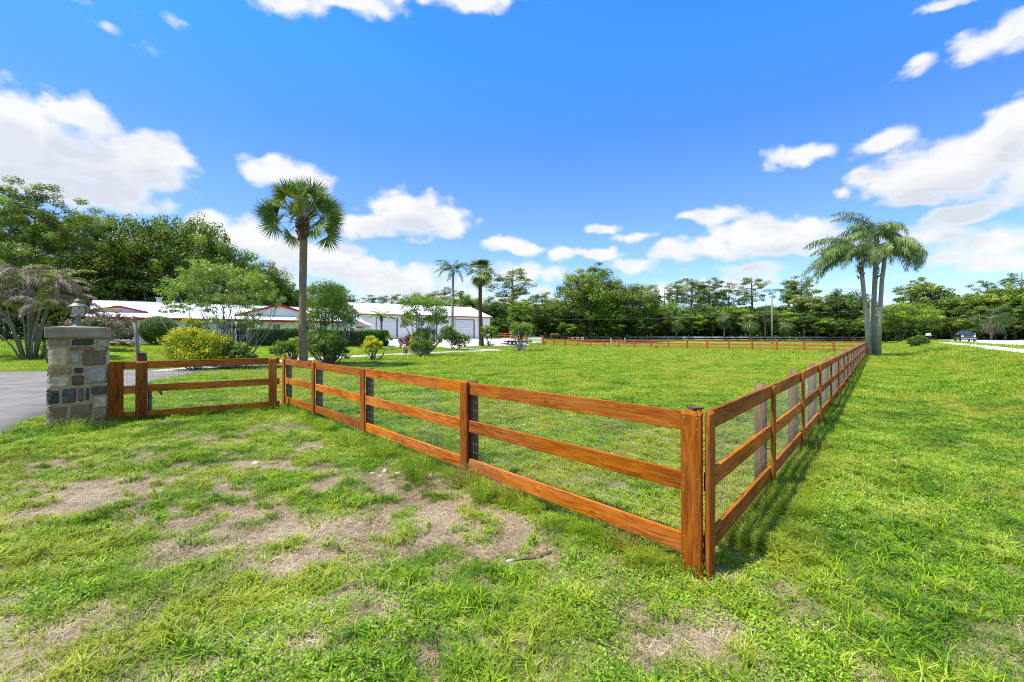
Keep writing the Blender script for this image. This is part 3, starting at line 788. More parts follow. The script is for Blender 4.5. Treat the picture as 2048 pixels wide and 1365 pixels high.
# thin leaning pole and the tap behind the short fence
pp = lf(286); pz = thing('leaning_pole', 'thin weathered grey pole leaning up behind the short fence beside the stone pillar', 'pole', (pp[0] - .32, pp[1] + .30, 0), .4)
mb = MB(); mb.tube([(0, 0, -.1), (-.005, 0, 1.0), (-.05, 0, 1.75), (-.085, 0, 2.1)], [.045, .04, .035, .034], 9, wob=.06); mb.build('pole_shaft', M['greywood'], pz, True)
mb = MB(); mb.tube([(-.10, 0, 2.101), (-.08, 0, 2.16)], [.055, .045], 8); mb.build('pole_tip', M['greywood'], pz)
tp = lf(299); t_ = thing('garden_tap', 'grey green garden tap stand with a bent spout behind the dark fence', 'tap', (tp[0] - .12, tp[1] + .16, 0), .5)
mb = MB(); mb.tube([(0, 0, -.05), (0, 0, .60)], .035, 8); mb.build('stand_pipe', M['bronze'], t_, True)
mb = MB(); mb.bbox(-.07, .08, -.05, .05, .60, .71, .012); mb.tube([(.06, 0, .66), (.15, 0, .63), (.20, 0, .50)], [.032, .03, .022], 8); mb.build('spout', M['bronze'], t_, True)
mb = MB(); mb.tube([(0, 0, .71), (0, 0, .74)], .012, 6); mb.tube([(-.05, 0, .745), (.05, 0, .745)], .012, 6); mb.build('valve_handle', M['steel'], t_)

# ---------------------------------------------------------------- ranch house
def ribs(mb, x0, x1, ya, za, yb, zb, step=.45, m=0):
    """raised seams of a metal roof running up the slope"""
    x = x0 + step * .5
    while x < x1 - .05:
        mb.add([(x - .02, ya, za), (x + .02, ya, za), (x + .02, yb, zb), (x - .02, yb, zb), (x - .02, ya, za + .035), (x + .02, ya, za + .035), (x + .02, yb, zb + .035), (x - .02, yb, zb + .035)],
               [(4, 5, 6, 7), (0, 1, 5, 4), (0, 4, 7, 3), (1, 2, 6, 5)], m); x += step
def slab(mb, x0, x1, ya, za, yb, zb, t=.1, m=0):
    mb.add([(x0, ya, za), (x1, ya, za), (x1, yb, zb), (x0, yb, zb), (x0, ya, za - t), (x1, ya, za - t), (x1, yb, zb - t), (x0, yb, zb - t)],
           [(0, 1, 2, 3), (7, 6, 5, 4), (0, 4, 5, 1), (2, 6, 7, 3), (0, 3, 7, 4), (1, 5, 6, 2)], m)
hx, hy = -40.8, 43.0; hb = 0.9
house = thing('ranch_house', 'long low white house with white metal roof and red trimmed gables', 'house', (hx, hy, hb), math.atan2(.6, .8))
HL = 24.0; e, rg, dp = 2.72, 4.55, 5.0
mb = MB(); slab(mb, 0, HL, 0, e, dp, rg); slab(mb, 0, HL, 2 * dp, e, dp + .001, rg); ribs(mb, 0, HL, 0, e + .002, dp, rg + .002); mb.box(0, HL, dp - .12, dp + .12, rg - .03, rg + .05)
roof = mb.build('roof', M['roof'], house)
mb = MB(); mb.box(-.03, HL + .03, -.05, -.003, e - .26, e - .02); mb.build('fascia', M['redtrim'], roof)
mb = MB(); mb.box(5.2, 5.7, dp + .5, dp + 1.0, rg - .2, rg + .55); mb.box(5.1, 5.8, dp + .4, dp + 1.1, rg + .551, rg + .62); mb.build('roof_vent', M['steel'], roof)
def gable(cx, hw, yf, zb, za, yb, name='front_gable'):
    g0 = MB(); g0.add([(cx - hw, yf, zb), (cx + hw, yf, zb), (cx, yf, za)], [(0, 1, 2)])
    gg = g0.build(name, M['wall'], house)
    g1 = MB(); t = .06
    for s_ in (-1, 1):
        ex = cx + s_ * (hw + .25); ez = zb - .25 * (za - zb) / hw
        v = [(ex, yf - .3, ez + .09), (cx, yf - .3, za + .09), (cx, yb, za + .09), (ex, yb, ez + .09)]
        v += [(a, b, c - t) for a, b, c in v]
        f = [(0, 1, 2, 3), (7, 6, 5, 4), (0, 4, 5, 1), (1, 5, 6, 2), (2, 6, 7, 3), (3, 7, 4, 0)]
        g1.add(v, f if s_ < 0 else [q[::-1] for q in f])
    g1.build('gable_roof', M['roof'], gg)
    g2 = MB(); w = .30 if hw > 3 else .22
    for s_ in (-1, 1):
        ex = cx + s_ * (hw + .28); ez = zb - .28 * (za - zb) / hw
        v = [(ex, yf - .34, ez + .10), (cx, yf - .34, za + .10), (cx, yf - .34, za + .10 - w), (ex, yf - .34, ez + .10 - w * .7), (ex, yf - .305, ez + .10), (cx, yf - .305, za + .10), (cx, yf - .305, za + .10 - w), (ex, yf - .305, ez + .10 - w * .7)]
        f = [(0, 3, 2, 1), (4, 5, 6, 7), (0, 1, 5, 4), (3, 7, 6, 2), (0, 4, 7, 3)]
        g2.add(v, f if s_ < 0 else [q[::-1] for q in f])
    g2.build('bargeboard', M['redtrim'], gg)
gable(2.3, 2.1, 1.6, 3.32, 3.82, 4.0)
gable(16.9, 4.3, 1.4, 3.24, 4.62, 6.2)
mb = MB(); W0 = .75
def wseg(x0, x1, z0, z1, y=W0): mb.box(x0, x1, y, y + .15, z0, z1)
# front wall in pieces round its openings
ops = [(5.9, 7.2, .9, 2.1), (8.3, 9.3, .9, 2.1), (11.9, 14.3, 0, 2.35), (16.1, 17.0, 1.1, 2.25), (19.6, 20.9, 1.0, 2.2)]
xp = .3
for (a0, a1, z0, z1) in ops:
    wseg(xp, a0, -.3, e + .02)
    if z0 > 0: wseg(a0, a1, -.3, z0)
    wseg(a0, a1, z1, e + .02); xp = a1
wseg(xp, HL - .3, -.3, e + .02)
mb.box(.3, .45, W0 + .152, 9.3, -.3, e + .1); mb.box(HL - .45, HL - .3, W0 + .152, 9.3, -.3, e + .1); mb.box(.452, HL - .452, 9.15, 9.3, -.3, e)
mb.add([(.35, .8, e + .1), (.35, 9.2, e + .1), (.35, dp, rg - .13)], [(0, 1, 2)]); mb.add([(HL - .35, .8, e + .1), (HL - .35, 9.2, e + .1), (HL - .35, dp, rg - .13)], [(1, 0, 2)])
mb.box(11.75, 11.898, W0 + .152, 2.6, -.3, 2.5); mb.box(14.302, 14.45, W0 + .152, 2.6, -.3, 2.5); mb.box(11.75, 14.45, 2.602, 2.75, -.3, 2.5)
mb.build('wall', M['wall'], house)
for (a0, a1, z0, z1) in ops:
    if z0 <= 0: continue
    w_ = MB(); f = .05
    for (p0, p1, q0, q1) in ((a0 + .002, a1 - .002, z0 + .002, z0 + f), (a0 + .002, a1 - .002, z1 - f, z1 - .002), (a0 + .002, a0 + f, z0 + f, z1 - f), (a1 - f, a1 - .002, z0 + f, z1 - f), ((a0 + a1) / 2 - .02, (a0 + a1) / 2 + .02, z0 + f, z1 - f)):
        w_.box(p0, p1, W0 - .03, W0 + .06, q0, q1)
    wo = w_.build('window', M['white'], house)
    w_ = MB(); w_.box(a0 + f, a1 - f, W0 + .062, W0 + .08, z0 + f, z1 - f); w_.build('pane', M['glass'], wo)
d_ = MB(); d_.box(12.6, 13.6, 2.54, 2.6, 0, 2.1); do = d_.build('door', M['dark'], house)
d_ = MB(); d_.box(12.7, 13.5, 2.515, 2.538, .95, 1.95); d_.build('pane', M['glass'], do)
d_ = MB(); d_.box(12.55, 12.598, 2.5, 2.6, 0, 2.15); d_.box(13.602, 13.65, 2.5, 2.6, 0, 2.15); d_.box(12.55, 13.65, 2.5, 2.6, 2.151, 2.2); d_.box(12.7, 13.5, 2.50, 2.538, .88, .94); d_.build('door_frame', M['white'], do)
for x in (11.95, 12.35):
    d_ = MB(); d_.bbox(x - .08, x + .08, .25, .41, -.2, e - .02, .01, 0, 0, 1, 2); d_.build('porch_post', M['white'], house)
d_ = MB(); d_.box(11.0, 15.5, -1.2, .6, -.35, .03); d_.build('porch_slab', M['conc'], house)

wing = thing('garage_wing', 'small white gabled outbuilding with a steep roof between the house and the barn', 'outbuilding', (*at(693, 61)[:2], .9), .15)
mb = MB(); mb.add([(-2.5, 0, -.4), (2.5, 0, -.4), (2.5, 0, 2.35), (0, 0, 3.6), (-2.5, 0, 2.35), (-2.5, 6, -.4), (2.5, 6, -.4), (2.5, 6, 2.35), (0, 6, 3.6), (-2.5, 6, 2.35)], [(0, 1, 2, 3, 4), (9, 8, 7, 6, 5), (1, 6, 7, 2), (0, 4, 9, 5)]); mb.build('wall', M['wall'], wing)
mb = MB()
for s_ in (-1, 1):
    v = [(s_ * 2.65, -.12, 2.30), (0, -.12, 3.64), (0, 6.1, 3.64), (s_ * 2.65, 6.1, 2.30)]; v += [(a, b, c + .07) for a, b, c in v]
    f = [(4, 5, 6, 7), (3, 2, 1, 0), (0, 1, 5, 4), (1, 2, 6, 5), (2, 3, 7, 6), (3, 0, 4, 7)]; mb.add(v, f if s_ > 0 else [q[::-1] for q in f])
mb.build('roof', M['roof'], wing)
mb = MB(); mb.box(.45, 1.05, -.05, -.003, 1.2, 1.95); wo = mb.build('window', M['white'], wing)
mb = MB(); mb.box(.52, .98, -.06, -.052, 1.27, 1.88); mb.build('pane', M['glass'], wo)
mb = MB(); mb.box(1.45, 2.15, -.05, -.003, -.2, 1.95); do = mb.build('door', M['white'], wing)
mb = MB(); mb.box(1.4, 2.2, -.30, -.003, 2.0, 2.12); mb.build('door_hood', M['redtrim'], do)

# ---------------------------------------------------------------- barn
bx, by, bb = -24.0, 71.7, 1.1
barn = thing('metal_barn', 'large white metal barn with tall roller doors, rust red gutter and white roof', 'barn', (bx, by, bb), math.atan2(.557, .83))
BL, be, br, bd = 23.9, 4.22, 6.45, 8.0
mb = MB(); slab(mb, -.3, BL + .3, -.3, be, bd, br, .12); slab(mb, -.3, BL + .3, 2 * bd + .3, be, bd + .001, br, .12); ribs(mb, -.3, BL + .3, -.3, be + .002, bd, br + .002, .6)
roof = mb.build('roof', M['roof'], barn)
mb = MB(); mb.box(-.32, BL + .32, -.42, -.303, be - .24, be + .0); 
mb.build('gutter', M['rusttrim'], roof)
for xx in (-.34, BL + .302):
    mb = MB(); mb.add([(xx, -.3, be - .22), (xx + .04, -.3, be - .22), (xx + .04, bd, br - .22), (xx, bd, br - .22), (xx, -.3, be + .02), (xx + .04, -.3, be + .02), (xx + .04, bd, br + .02), (xx, bd, br + .02)],
        [(0, 3, 2, 1), (4, 5, 6, 7), (0, 1, 5, 4), (1, 2, 6, 5), (2, 3, 7, 6), (3, 0, 4, 7)]); mb.build('rake_trim', M['rusttrim'], roof)
dors = [(2.4, 5.8), (9.3, 12.9), (16.6, 20.4)]; DH = 3.5
mb = MB(); xp = 0
for (a0, a1) in dors + [(BL, BL)]:
    mb.box(xp, a0, 0, .12, -.6, be - .02)
    if a1 > a0: mb.box(a0, a1, 0, .12, DH, be - .02)
    x = xp + .3
    while x < a0 - .1: mb.box(x, x + .07, -.035, -.002, -.5, be - .25); x += .42
    xp = a1
mb.box(0, .12, .122, 16, -.6, be - .02); mb.box(BL - .12, BL, .122, 16, -.6, be - .02); mb.box(.122, BL - .122, 15.88, 16, -.6, be - .02)
for xx in (0.02, BL - .02): mb.add([(xx, 0, be - .02), (xx, 16, be - .02), (xx, 8, br - .1)], [(0, 1, 2)])
mb.build('wall', M['wall'], barn)
for (a0, a1) in dors:
    mb = MB(); n = 14
    for k in range(n): mb.box(a0 + .05, a1 - .05, .06, .10, -.3 + (DH + .3) * k / n, -.3 + (DH + .3) * (k + .93) / n)
    do = mb.build('roller_door', M['door'], barn)
    mb = MB(); mb.box(a0 - .09, a0 - .002, -.05, -.002, -.3, DH + .05); mb.box(a1 + .002, a1 + .16, -.05, -.002, -.3, DH + .05); mb.box(a0 - .09, a1 + .16, -.05, -.002, DH + .052, DH + .13); mb.build('door_frame', M['dark'], do)
mb = MB(); mb.tube([(.95, -.36, be - .2), (.95, -.30, be - .45), (.85, -.08, be - .8), (.85, -.08, -.4)], .06, 6); mb.build('downpipe', M['white'], barn)

# ---------------------------------------------------------------- utility poles, wires
def pole(px, depth, topy, label, r=.15, cross=True):
    x, y, z = at(px, depth); h = CAMZ + (HZ - topy) / F * depth - z
    t = thing('utility_pole', label, 'utility pole', (x, y, z), .3)
    mb = MB(); mb.tube([(0, 0, -.2), (0, 0, h * .5), (0, 0, h)], [r, r * .85, r * .62], 8, wob=.03); mb.build('pole_shaft', M['greywood'], t, True)
    mb = MB(); mb.box(-.12, .12, -.2, -.1, h * .62, h * .62 + .3); mb.tube([(0, -.1, h - .1), (0, -.1, h + .35)], .04, 6); mb.build('insulator', M['steel'], t)
    return x, y, z + h
P1_ = pole(1544, 94, 586, 'tall weathered wooden utility pole standing in the middle of the far paddock', .2)
P2_ = pole(1741, 78, 604, 'pale slender utility pole half hidden behind the trunks of the three tall palms', .14)
P0_ = (-30, 118, 8.0)
def wire(name, label, pts, r=.02):
    mb = MB(); P = []
    for k in range(len(pts) - 1):
        a, b_ = Vector(pts[k]), Vector(pts[k + 1])
        for i in range(13):
            t = i / 12; p = a.lerp(b_, t); p.z -= 4 * .012 * (b_ - a).length * t * (1 - t); P.append(p)
    mb.tube(P, r, 4); tag(mb.build(name, M['cable']), label, 'wire')
wire('power_line', 'lower grey wire strung across the tree line past both utility poles', [(-2, 112, 6.2), (P1_[0], P1_[1], 6.35), (P2_[0], P2_[1], 6.3), (118, 92, 8.5)], .016)
wire('power_line', 'upper thin wire running to the top of the pale pole behind the palms', [(P1_[0], P1_[1], P1_[2] - .3), (P2_[0], P2_[1], P2_[2] - .2)], .014)

# ---------------------------------------------------------------- flatbed trailer
tr = thing('flatbed_trailer', 'low black twin axle flatbed trailer parked on the grass by the small palm', 'trailer', (*gp(1030, 690.5)[:2], gp(1030, 690.5)[2]), .05)
mb = MB(); mb.box(-1.9, 3.0, -.9, .9, .52, .62); mb.box(-1.9, 3.0, -.95, -.902, .46, .66); mb.box(-1.9, 3.0, .902, .95, .46, .66); mb.build('deck', M['black'], tr)
mb = MB(); mb.add([(-1.9, -.7, .5), (-1.9, .7, .5), (-3.0, 0, .48), (-1.9, -.7, .58), (-1.9, .7, .58), (-3.0, 0, .56)], [(0, 1, 2), (3, 5, 4), (0, 2, 5, 3), (1, 4, 5, 2), (0, 3, 4, 1)]); mb.tube([(-3.3, 0, .52), (-2.9, 0, .52)], .05, 8); mb.build('drawbar', M['black'], tr)
for x in (-.95, -.2):
    for y in (-1.08, 1.08):
        mb = MB(); mb.tube([(x, y - .09, .33), (x, y + .09, .33)], .33, 18); wo = mb.build('wheel', M['black'], tr)
        mb = MB(); mb.tube([(x, y - .105, .33), (x, y + .105, .33)], .17, 14); mb.build('rim', M['white'], wo)
for y in (-1.1, 1.1):
    mb = MB(); mb.tube([(-1.4, y, .55), (-1.3, y, .74), (.1, y, .74), (.25, y, .55)], .07, 6); mb.build('mudguard', M['black'], tr)
u = gp(1083, 691); ut = thing('implement_cart', 'small black farm implement cart standing behind the trailer near the metal gate', 'cart', u, .1)
mb = MB(); mb.box(-.9, .9, -.5, .5, .45, .68); mb.build('tray', M['black'], ut)
for x in (-.6, .6): 
    mb = MB(); mb.box(x - .05, x + .05, -.4, .4, 0, .448); mb.build('leg', M['steel'], ut)

# ---------------------------------------------------------------- vehicles on the road
paint = mottled('dark_blue_paint', (.012, .018, .035), (.018, .026, .05), 1, .22, spec=.7); chrome = mottled('chrome', (.30, .30, .31), (.42, .42, .42), 2, .3, metallic=.9)
silver = mottled('silver_paint', (.32, .34, .36), (.4, .42, .44), 1, .3, metallic=.4)
lampm = mottled('headlamp_glass', (.75, .78, .8), (.85, .86, .88), 5, .1, spec=.8)
def shell(mb, secs, m=0):
    """closed body from cross-sections along y: (y, half width, z low, z high, half width at top)"""
    vs = []; 
    for (y, w, z0, z1, wt) in secs:
        vs += [(-w * .96, y, z0), (w * .96, y, z0), (w, y, z0 + (z1 - z0) * .45), (wt, y, z1), (-wt, y, z1), (-w, y, z0 + (z1 - z0) * .45)]
    fs = [(k * 6 + (i + 1) % 6, k * 6 + i, k * 6 + 6 + i, k * 6 + 6 + (i + 1) % 6) for k in range(len(secs) - 1) for i in range(6)]
    fs += [(0, 1, 2, 3, 4, 5), tuple(len(vs) - 1 - i for i in range(6))]
    mb.add(vs, fs, m)
def vehicle(name, label, loc, rz, paint, pickup=True, sc=1.):
    v = thing(name, label, 'pickup truck' if pickup else 'car', loc, rz); v.scale = (sc, sc, sc)
    L = 5.8 if pickup else 4.6; zb = .42 if pickup else .25; zh = 1.18 if pickup else .86; zr = 1.92 if pickup else 1.42
    mb = MB(); shell(mb, [(-L / 2, .86, zb + .12, zh - .12, .80), (-L / 2 + .12, .98, zb, zh, .90), (-L / 2 + 1.4, 1.0, zb, zh + .06, .94), (.2, 1.0, zb, zh + .06, .95), (L / 2 - .1, .98, zb, zh + .04, .93), (L / 2, .93, zb + .1, zh, .88)]); mb.build('body', paint, v)
    cb = .95 if pickup else L / 2 - .5
    mb = MB(); shell(mb, [(-L / 2 + 1.35, .93, zh + .03, zh + .08, .92), (-L / 2 + 2.1, .92, zh + .03, zr - .03, .70), (-L / 2 + 2.5, .92, zh + .03, zr, .72), (cb - .3, .92, zh + .03, zr, .72), (cb, .92, zh + .03, zh + .10, .90)]); cab = mb.build('cab', paint, v)
    mb = MB(); y0 = -L / 2 + 1.43; y1 = -L / 2 + 2.06
    mb.add([(-.80, y0 - .02, zh + .13), (.80, y0 - .02, zh + .13), (.64, y1 - .03, zr - .07), (-.64, y1 - .03, zr - .07)], [(0, 1, 2, 3)]); mb.build('windscreen', M['glass'], cab)
    for s_ in (-1, 1):
        mb = MB(); mb.add([(s_ * .935, y1 + .1, zh + .12), (s_ * .935, cb - .25, zh + .12), (s_ * .765, cb - .45, zr - .1), (s_ * .765, y1 + .3, zr - .1)], [(0, 1, 2, 3)]); mb.build('side_window', M['glass'], cab)
        mb = MB(); mb.bbox(s_ * .98 - .02, s_ * 1.22, y0 + .15, y0 + .32, zh + .1, zh + .34, .02); 
        if s_ < 0: mb = MB(); mb.bbox(-1.22, -.96, y0 + .15, y0 + .32, zh + .1, zh + .34, .02)
        mb.build('mirror', chrome if pickup else paint, v)
        mb = MB(); mb.bbox(min(s_ * .62, s_ * .92), max(s_ * .62, s_ * .92), -L / 2 - .02, -L / 2 + .1, zh - .36, zh - .12, .02); mb.build('headlight', lampm, v)
        for yy in (-L / 2 + .95, L / 2 - 1.15):
            r = .40 if pickup else .32
            mb = MB(); mb.tube([(s_ * .80, yy, r), (s_ * 1.01, yy, r)], r, 18); w_ = mb.build('wheel', M['black'], v)
            mb = MB(); mb.tube([(s_ * .82, yy, r), (s_ * 1.02, yy, r)], r * .55, 12); mb.build('rim', chrome, w_)
    mb = MB(); mb.bbox(-.60, .60, -L / 2 - .03, -L / 2 + .1, zb + .28, zh - .1, .02); g2 = mb.build('grille', M['black'], v)
    mb = MB(); 
    for k in range(4): mb.box(-.54, .54, -L / 2 - .04, -L / 2 - .032, zb + .31 + k * .08, zb + .33 + k * .08)
    mb.build('grille_bars', chrome, g2)
    mb = MB(); mb.bbox(-.98, .98, -L / 2 - .12, -L / 2 + .05, zb - .02, zb + .22, .03); mb.build('bumper', chrome if pickup else paint, v)
    return v
tx, ty = rl(14.4, 82)
tx, ty = (1929 - CX) / F * 76, 76
vehicle('pickup_truck', 'dark blue pickup truck with chrome grille coming towards the camera on the road', (tx, ty, Hf(tx, ty) + .04), -R(39) + R(4), paint, True, .93)
cx_, cy_ = (1876 - CX) / F * 150, 150
vehicle('parked_car', 'small silver car farther down the road behind the pickup truck', (cx_, cy_, Hf(cx_, cy_) + .04), -R(39), silver, False, 1.2)
# guard rail
ga = rl(24.2, 62); gb = rl(24.2, 96)
gr_ = thing('guard_rail', 'galvanised guard rail on the far verge of the road', 'guard rail', (ga[0], ga[1], Hf(*ga)), 0)
mb = MB(); 
for z in (.5, .62): mb.tube([(0, 0, z), (gb[0] - ga[0], gb[1] - ga[1], z)], .075, 6)
mb.build('rail', M['guard'], gr_)
for k in range(12):
    x, y = (gb[0] - ga[0]) * k / 11, (gb[1] - ga[1]) * k / 11
    mb = MB(); mb.box(x - .08, x + .08, y + .09, y + .22, -.1, .82); mb.build('post', M['steel'], gr_)
# mailbox by the hedge
mx_, my_, mz_ = at(1857, 57)
mbx = thing('mailbox', 'white topped mailbox on a dark post at the end of the roadside hedge', 'mailbox', (mx_, my_, mz_), .2)
mb = MB(); mb.bbox(-.12, .12, -.12, .12, -.1, 1.15, .01, 0, 0, 1, 2); mb.build('post', M['dark'], mbx)
mb = MB(); mb.bbox(-.32, .32, -.16, .16, 1.152, 1.21, .01); mb.tube([(-.02, -.24, 1.34), (-.02, .24, 1.34)], .12, 12); mb.build('letter_box', M['white'], mbx, True)
# things in the paddock
pdx = gp(1308.5, 696.5); tub = thing('feed_tub', 'small dark red feed tub on the grass in front of the red paddock fence', 'tub', (pdx[0] , pdx[1] - 1.2, pdx[2]), .1)
mb = MB(); mb.lathe([(.20, 0), (.27, .30), (.29, .30), (.29, .33), (.25, .33), (.19, .04)], 14); mb.build('tub_shell', M['dark'], tub)
lg = at(1285, 92); log_ = thing('fallen_log', 'long dark log lying in the paddock behind the red fence', 'log', (lg[0], lg[1], lg[2]), -.15)
mb = MB(); mb.tube([(-4.2, 0, .22), (-1.5, .1, .26), (1.5, -.05, .25), (4.0, .1, .2)], [.22, .27, .26, .17], 9, wob=.1); mb.build('log_trunk', M['dark'], log_, True)
mb = MB(); mb.tube([(1.2, 0, .3), (1.8, .5, .6)], [.08, .04], 6); mb.build('branch_stub', M['dark'], log_, True)
def jump(px, depth, label, c1, c2, rz):
    x, y, z = at(px, depth); j = thing('horse_jump', label, 'horse jump', (x, y, z), rz)
    for s_ in (-1.7, 1.7):
        mb = MB(); mb.box(s_ - .06, s_ + .06, -.06, .06, .081, 1.25); mb.box(s_ - .06, s_ + .06, -.5, .5, 0, .08); mb.build('jump_standard', c1, j)
    for zz in (.45, .8):
        mb = MB(); n = 6
        for k in range(n): mb.tube([(-1.62 + 3.24 * k / n, -.12, zz), (-1.62 + 3.24 * (k + 1) / n, -.12, zz)], .075, 7, m=k % 2, caps=True)
        mb.build('jump_pole', [c1, c2], j)
jump(1152, 96, 'red and white show jump with two poles under the big oak', M['redwood'], M['white'], .1)
jump(1236, 94, 'white show jump standing in the paddock to the right of the big oak', M['white'], M['palegrey'], .35)
# ---------------------------------------------------------------- plants
M['bark'] = mottled('grey_brown_bark', (.07, .055, .04), (.20, .165, .13), 6, .95, .02, 22, stretch=(3, 3, .7))
M['pinebark'] = mottled('pine_bark', (.09, .055, .04), (.24, .16, .12), 5, .95, .02, 18, stretch=(3, 3, .8))
M['palebark'] = mottled('pale_stem_bark', (.22, .19, .15), (.46, .42, .36), 8, .9, .004, 30)
M['stemwood'] = mottled('brown_grey_stems', (.13, .11, .09), (.32, .28, .24), 8, .9, .004, 30)
M['palmbark'] = mottled('ringed_palm_trunk', (.12, .075, .045), (.31, .22, .15), 4, .95, .02, 12, stretch=(1.2, 1.2, 7))
M['palmgrey'] = mottled('grey_palm_trunk', (.14, .13, .115), (.32, .30, .27), 4, .95, .012, 10, stretch=(1, 1, 5))
M['boots'] = mottled('old_leaf_bases', (.035, .018, .01), (.16, .085, .045), 12, .95, .03, 20)
M['oak'] = leafmat('oak_leaves', (.016, .040, .005), (.088, .16, .012), (.29, .37, .03), .28)
M['broad'] = leafmat('broad_leaves', (.028, .065, .007), (.135, .23, .015), (.35, .45, .035), .3)
M['yellowbroad'] = leafmat('yellow_green_leaves', (.05, .09, .012), (.17, .24, .022), (.36, .40, .04), .3)
M['pine'] = leafmat('pine_needles', (.026, .056, .008), (.125, .20, .022), (.32, .41, .05), .26)
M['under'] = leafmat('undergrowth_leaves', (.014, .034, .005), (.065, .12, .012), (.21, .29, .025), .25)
M['oleander'] = leafmat('oleander_leaves', (.035, .08, .012), (.15, .26, .03), (.34, .46, .08), .3)
M['yellow'] = leafmat('golden_shrub_leaves', (.045, .10, .006), (.28, .37, .010), (.78, .68, .02), .3, nscale=1.6)
M['darkshrub'] = leafmat('dark_shrub_leaves', (.015, .04, .006), (.065, .13, .012), (.22, .34, .03), .22)
M['hedge'] = leafmat('clipped_hedge_leaves', (.02, .06, .006), (.075, .17, .012), (.26, .42, .03), .22)
M['croton'] = leafmat('copper_leaves', (.06, .02, .015), (.22, .07, .05), (.38, .18, .09), .2)
M['flower'] = leafmat('mauve_flowers', (.20, .20, .12), (.48, .40, .44), (.75, .68, .74), .2)
M['whitefl'] = leafmat('white_petals', (.7, .7, .62), (.8, .8, .74), (.85, .85, .8), .3)
M['fan'] = leafmat('fan_palm_leaves', (.026, .055, .010), (.11, .18, .028), (.34, .42, .12), .22, .4)
M['queen'] = leafmat('feather_palm_leaves', (.020, .048, .010), (.10, .17, .032), (.33, .42, .13), .2, .4)
M['deadfrond'] = leafmat('dried_palm_fronds', (.045, .028, .017), (.17, .12, .085), (.48, .39, .32), .12)
M['youngfan'] = leafmat('young_fan_palm_leaves', (.07, .13, .015), (.24, .34, .03), (.48, .55, .08), .3)
M['greystem'] = mottled('grey_green_palm_stem', (.09, .085, .055), (.26, .24, .17), 5, .8, .006, 9, stretch=(1, 1, 5))
M['weed'] = leafmat('weed_stems', (.09, .18, .015), (.25, .38, .03), (.46, .55, .07), .35)
M['weedred'] = leafmat('tawny_weed_stems', (.18, .13, .04), (.36, .36, .08), (.52, .50, .16), .35)

def branchpath(a, b, g, bow=.12, n=5):
    a, b = np.array(a, float), np.array(b, float); L = np.linalg.norm(b - a)
    w = g.normal(size=3) * L * bow; w[2] = -abs(w[2]) * .5
    return [tuple(a + (b - a) * t + w * math.sin(math.pi * t)) for t in np.linspace(0, 1, n)]

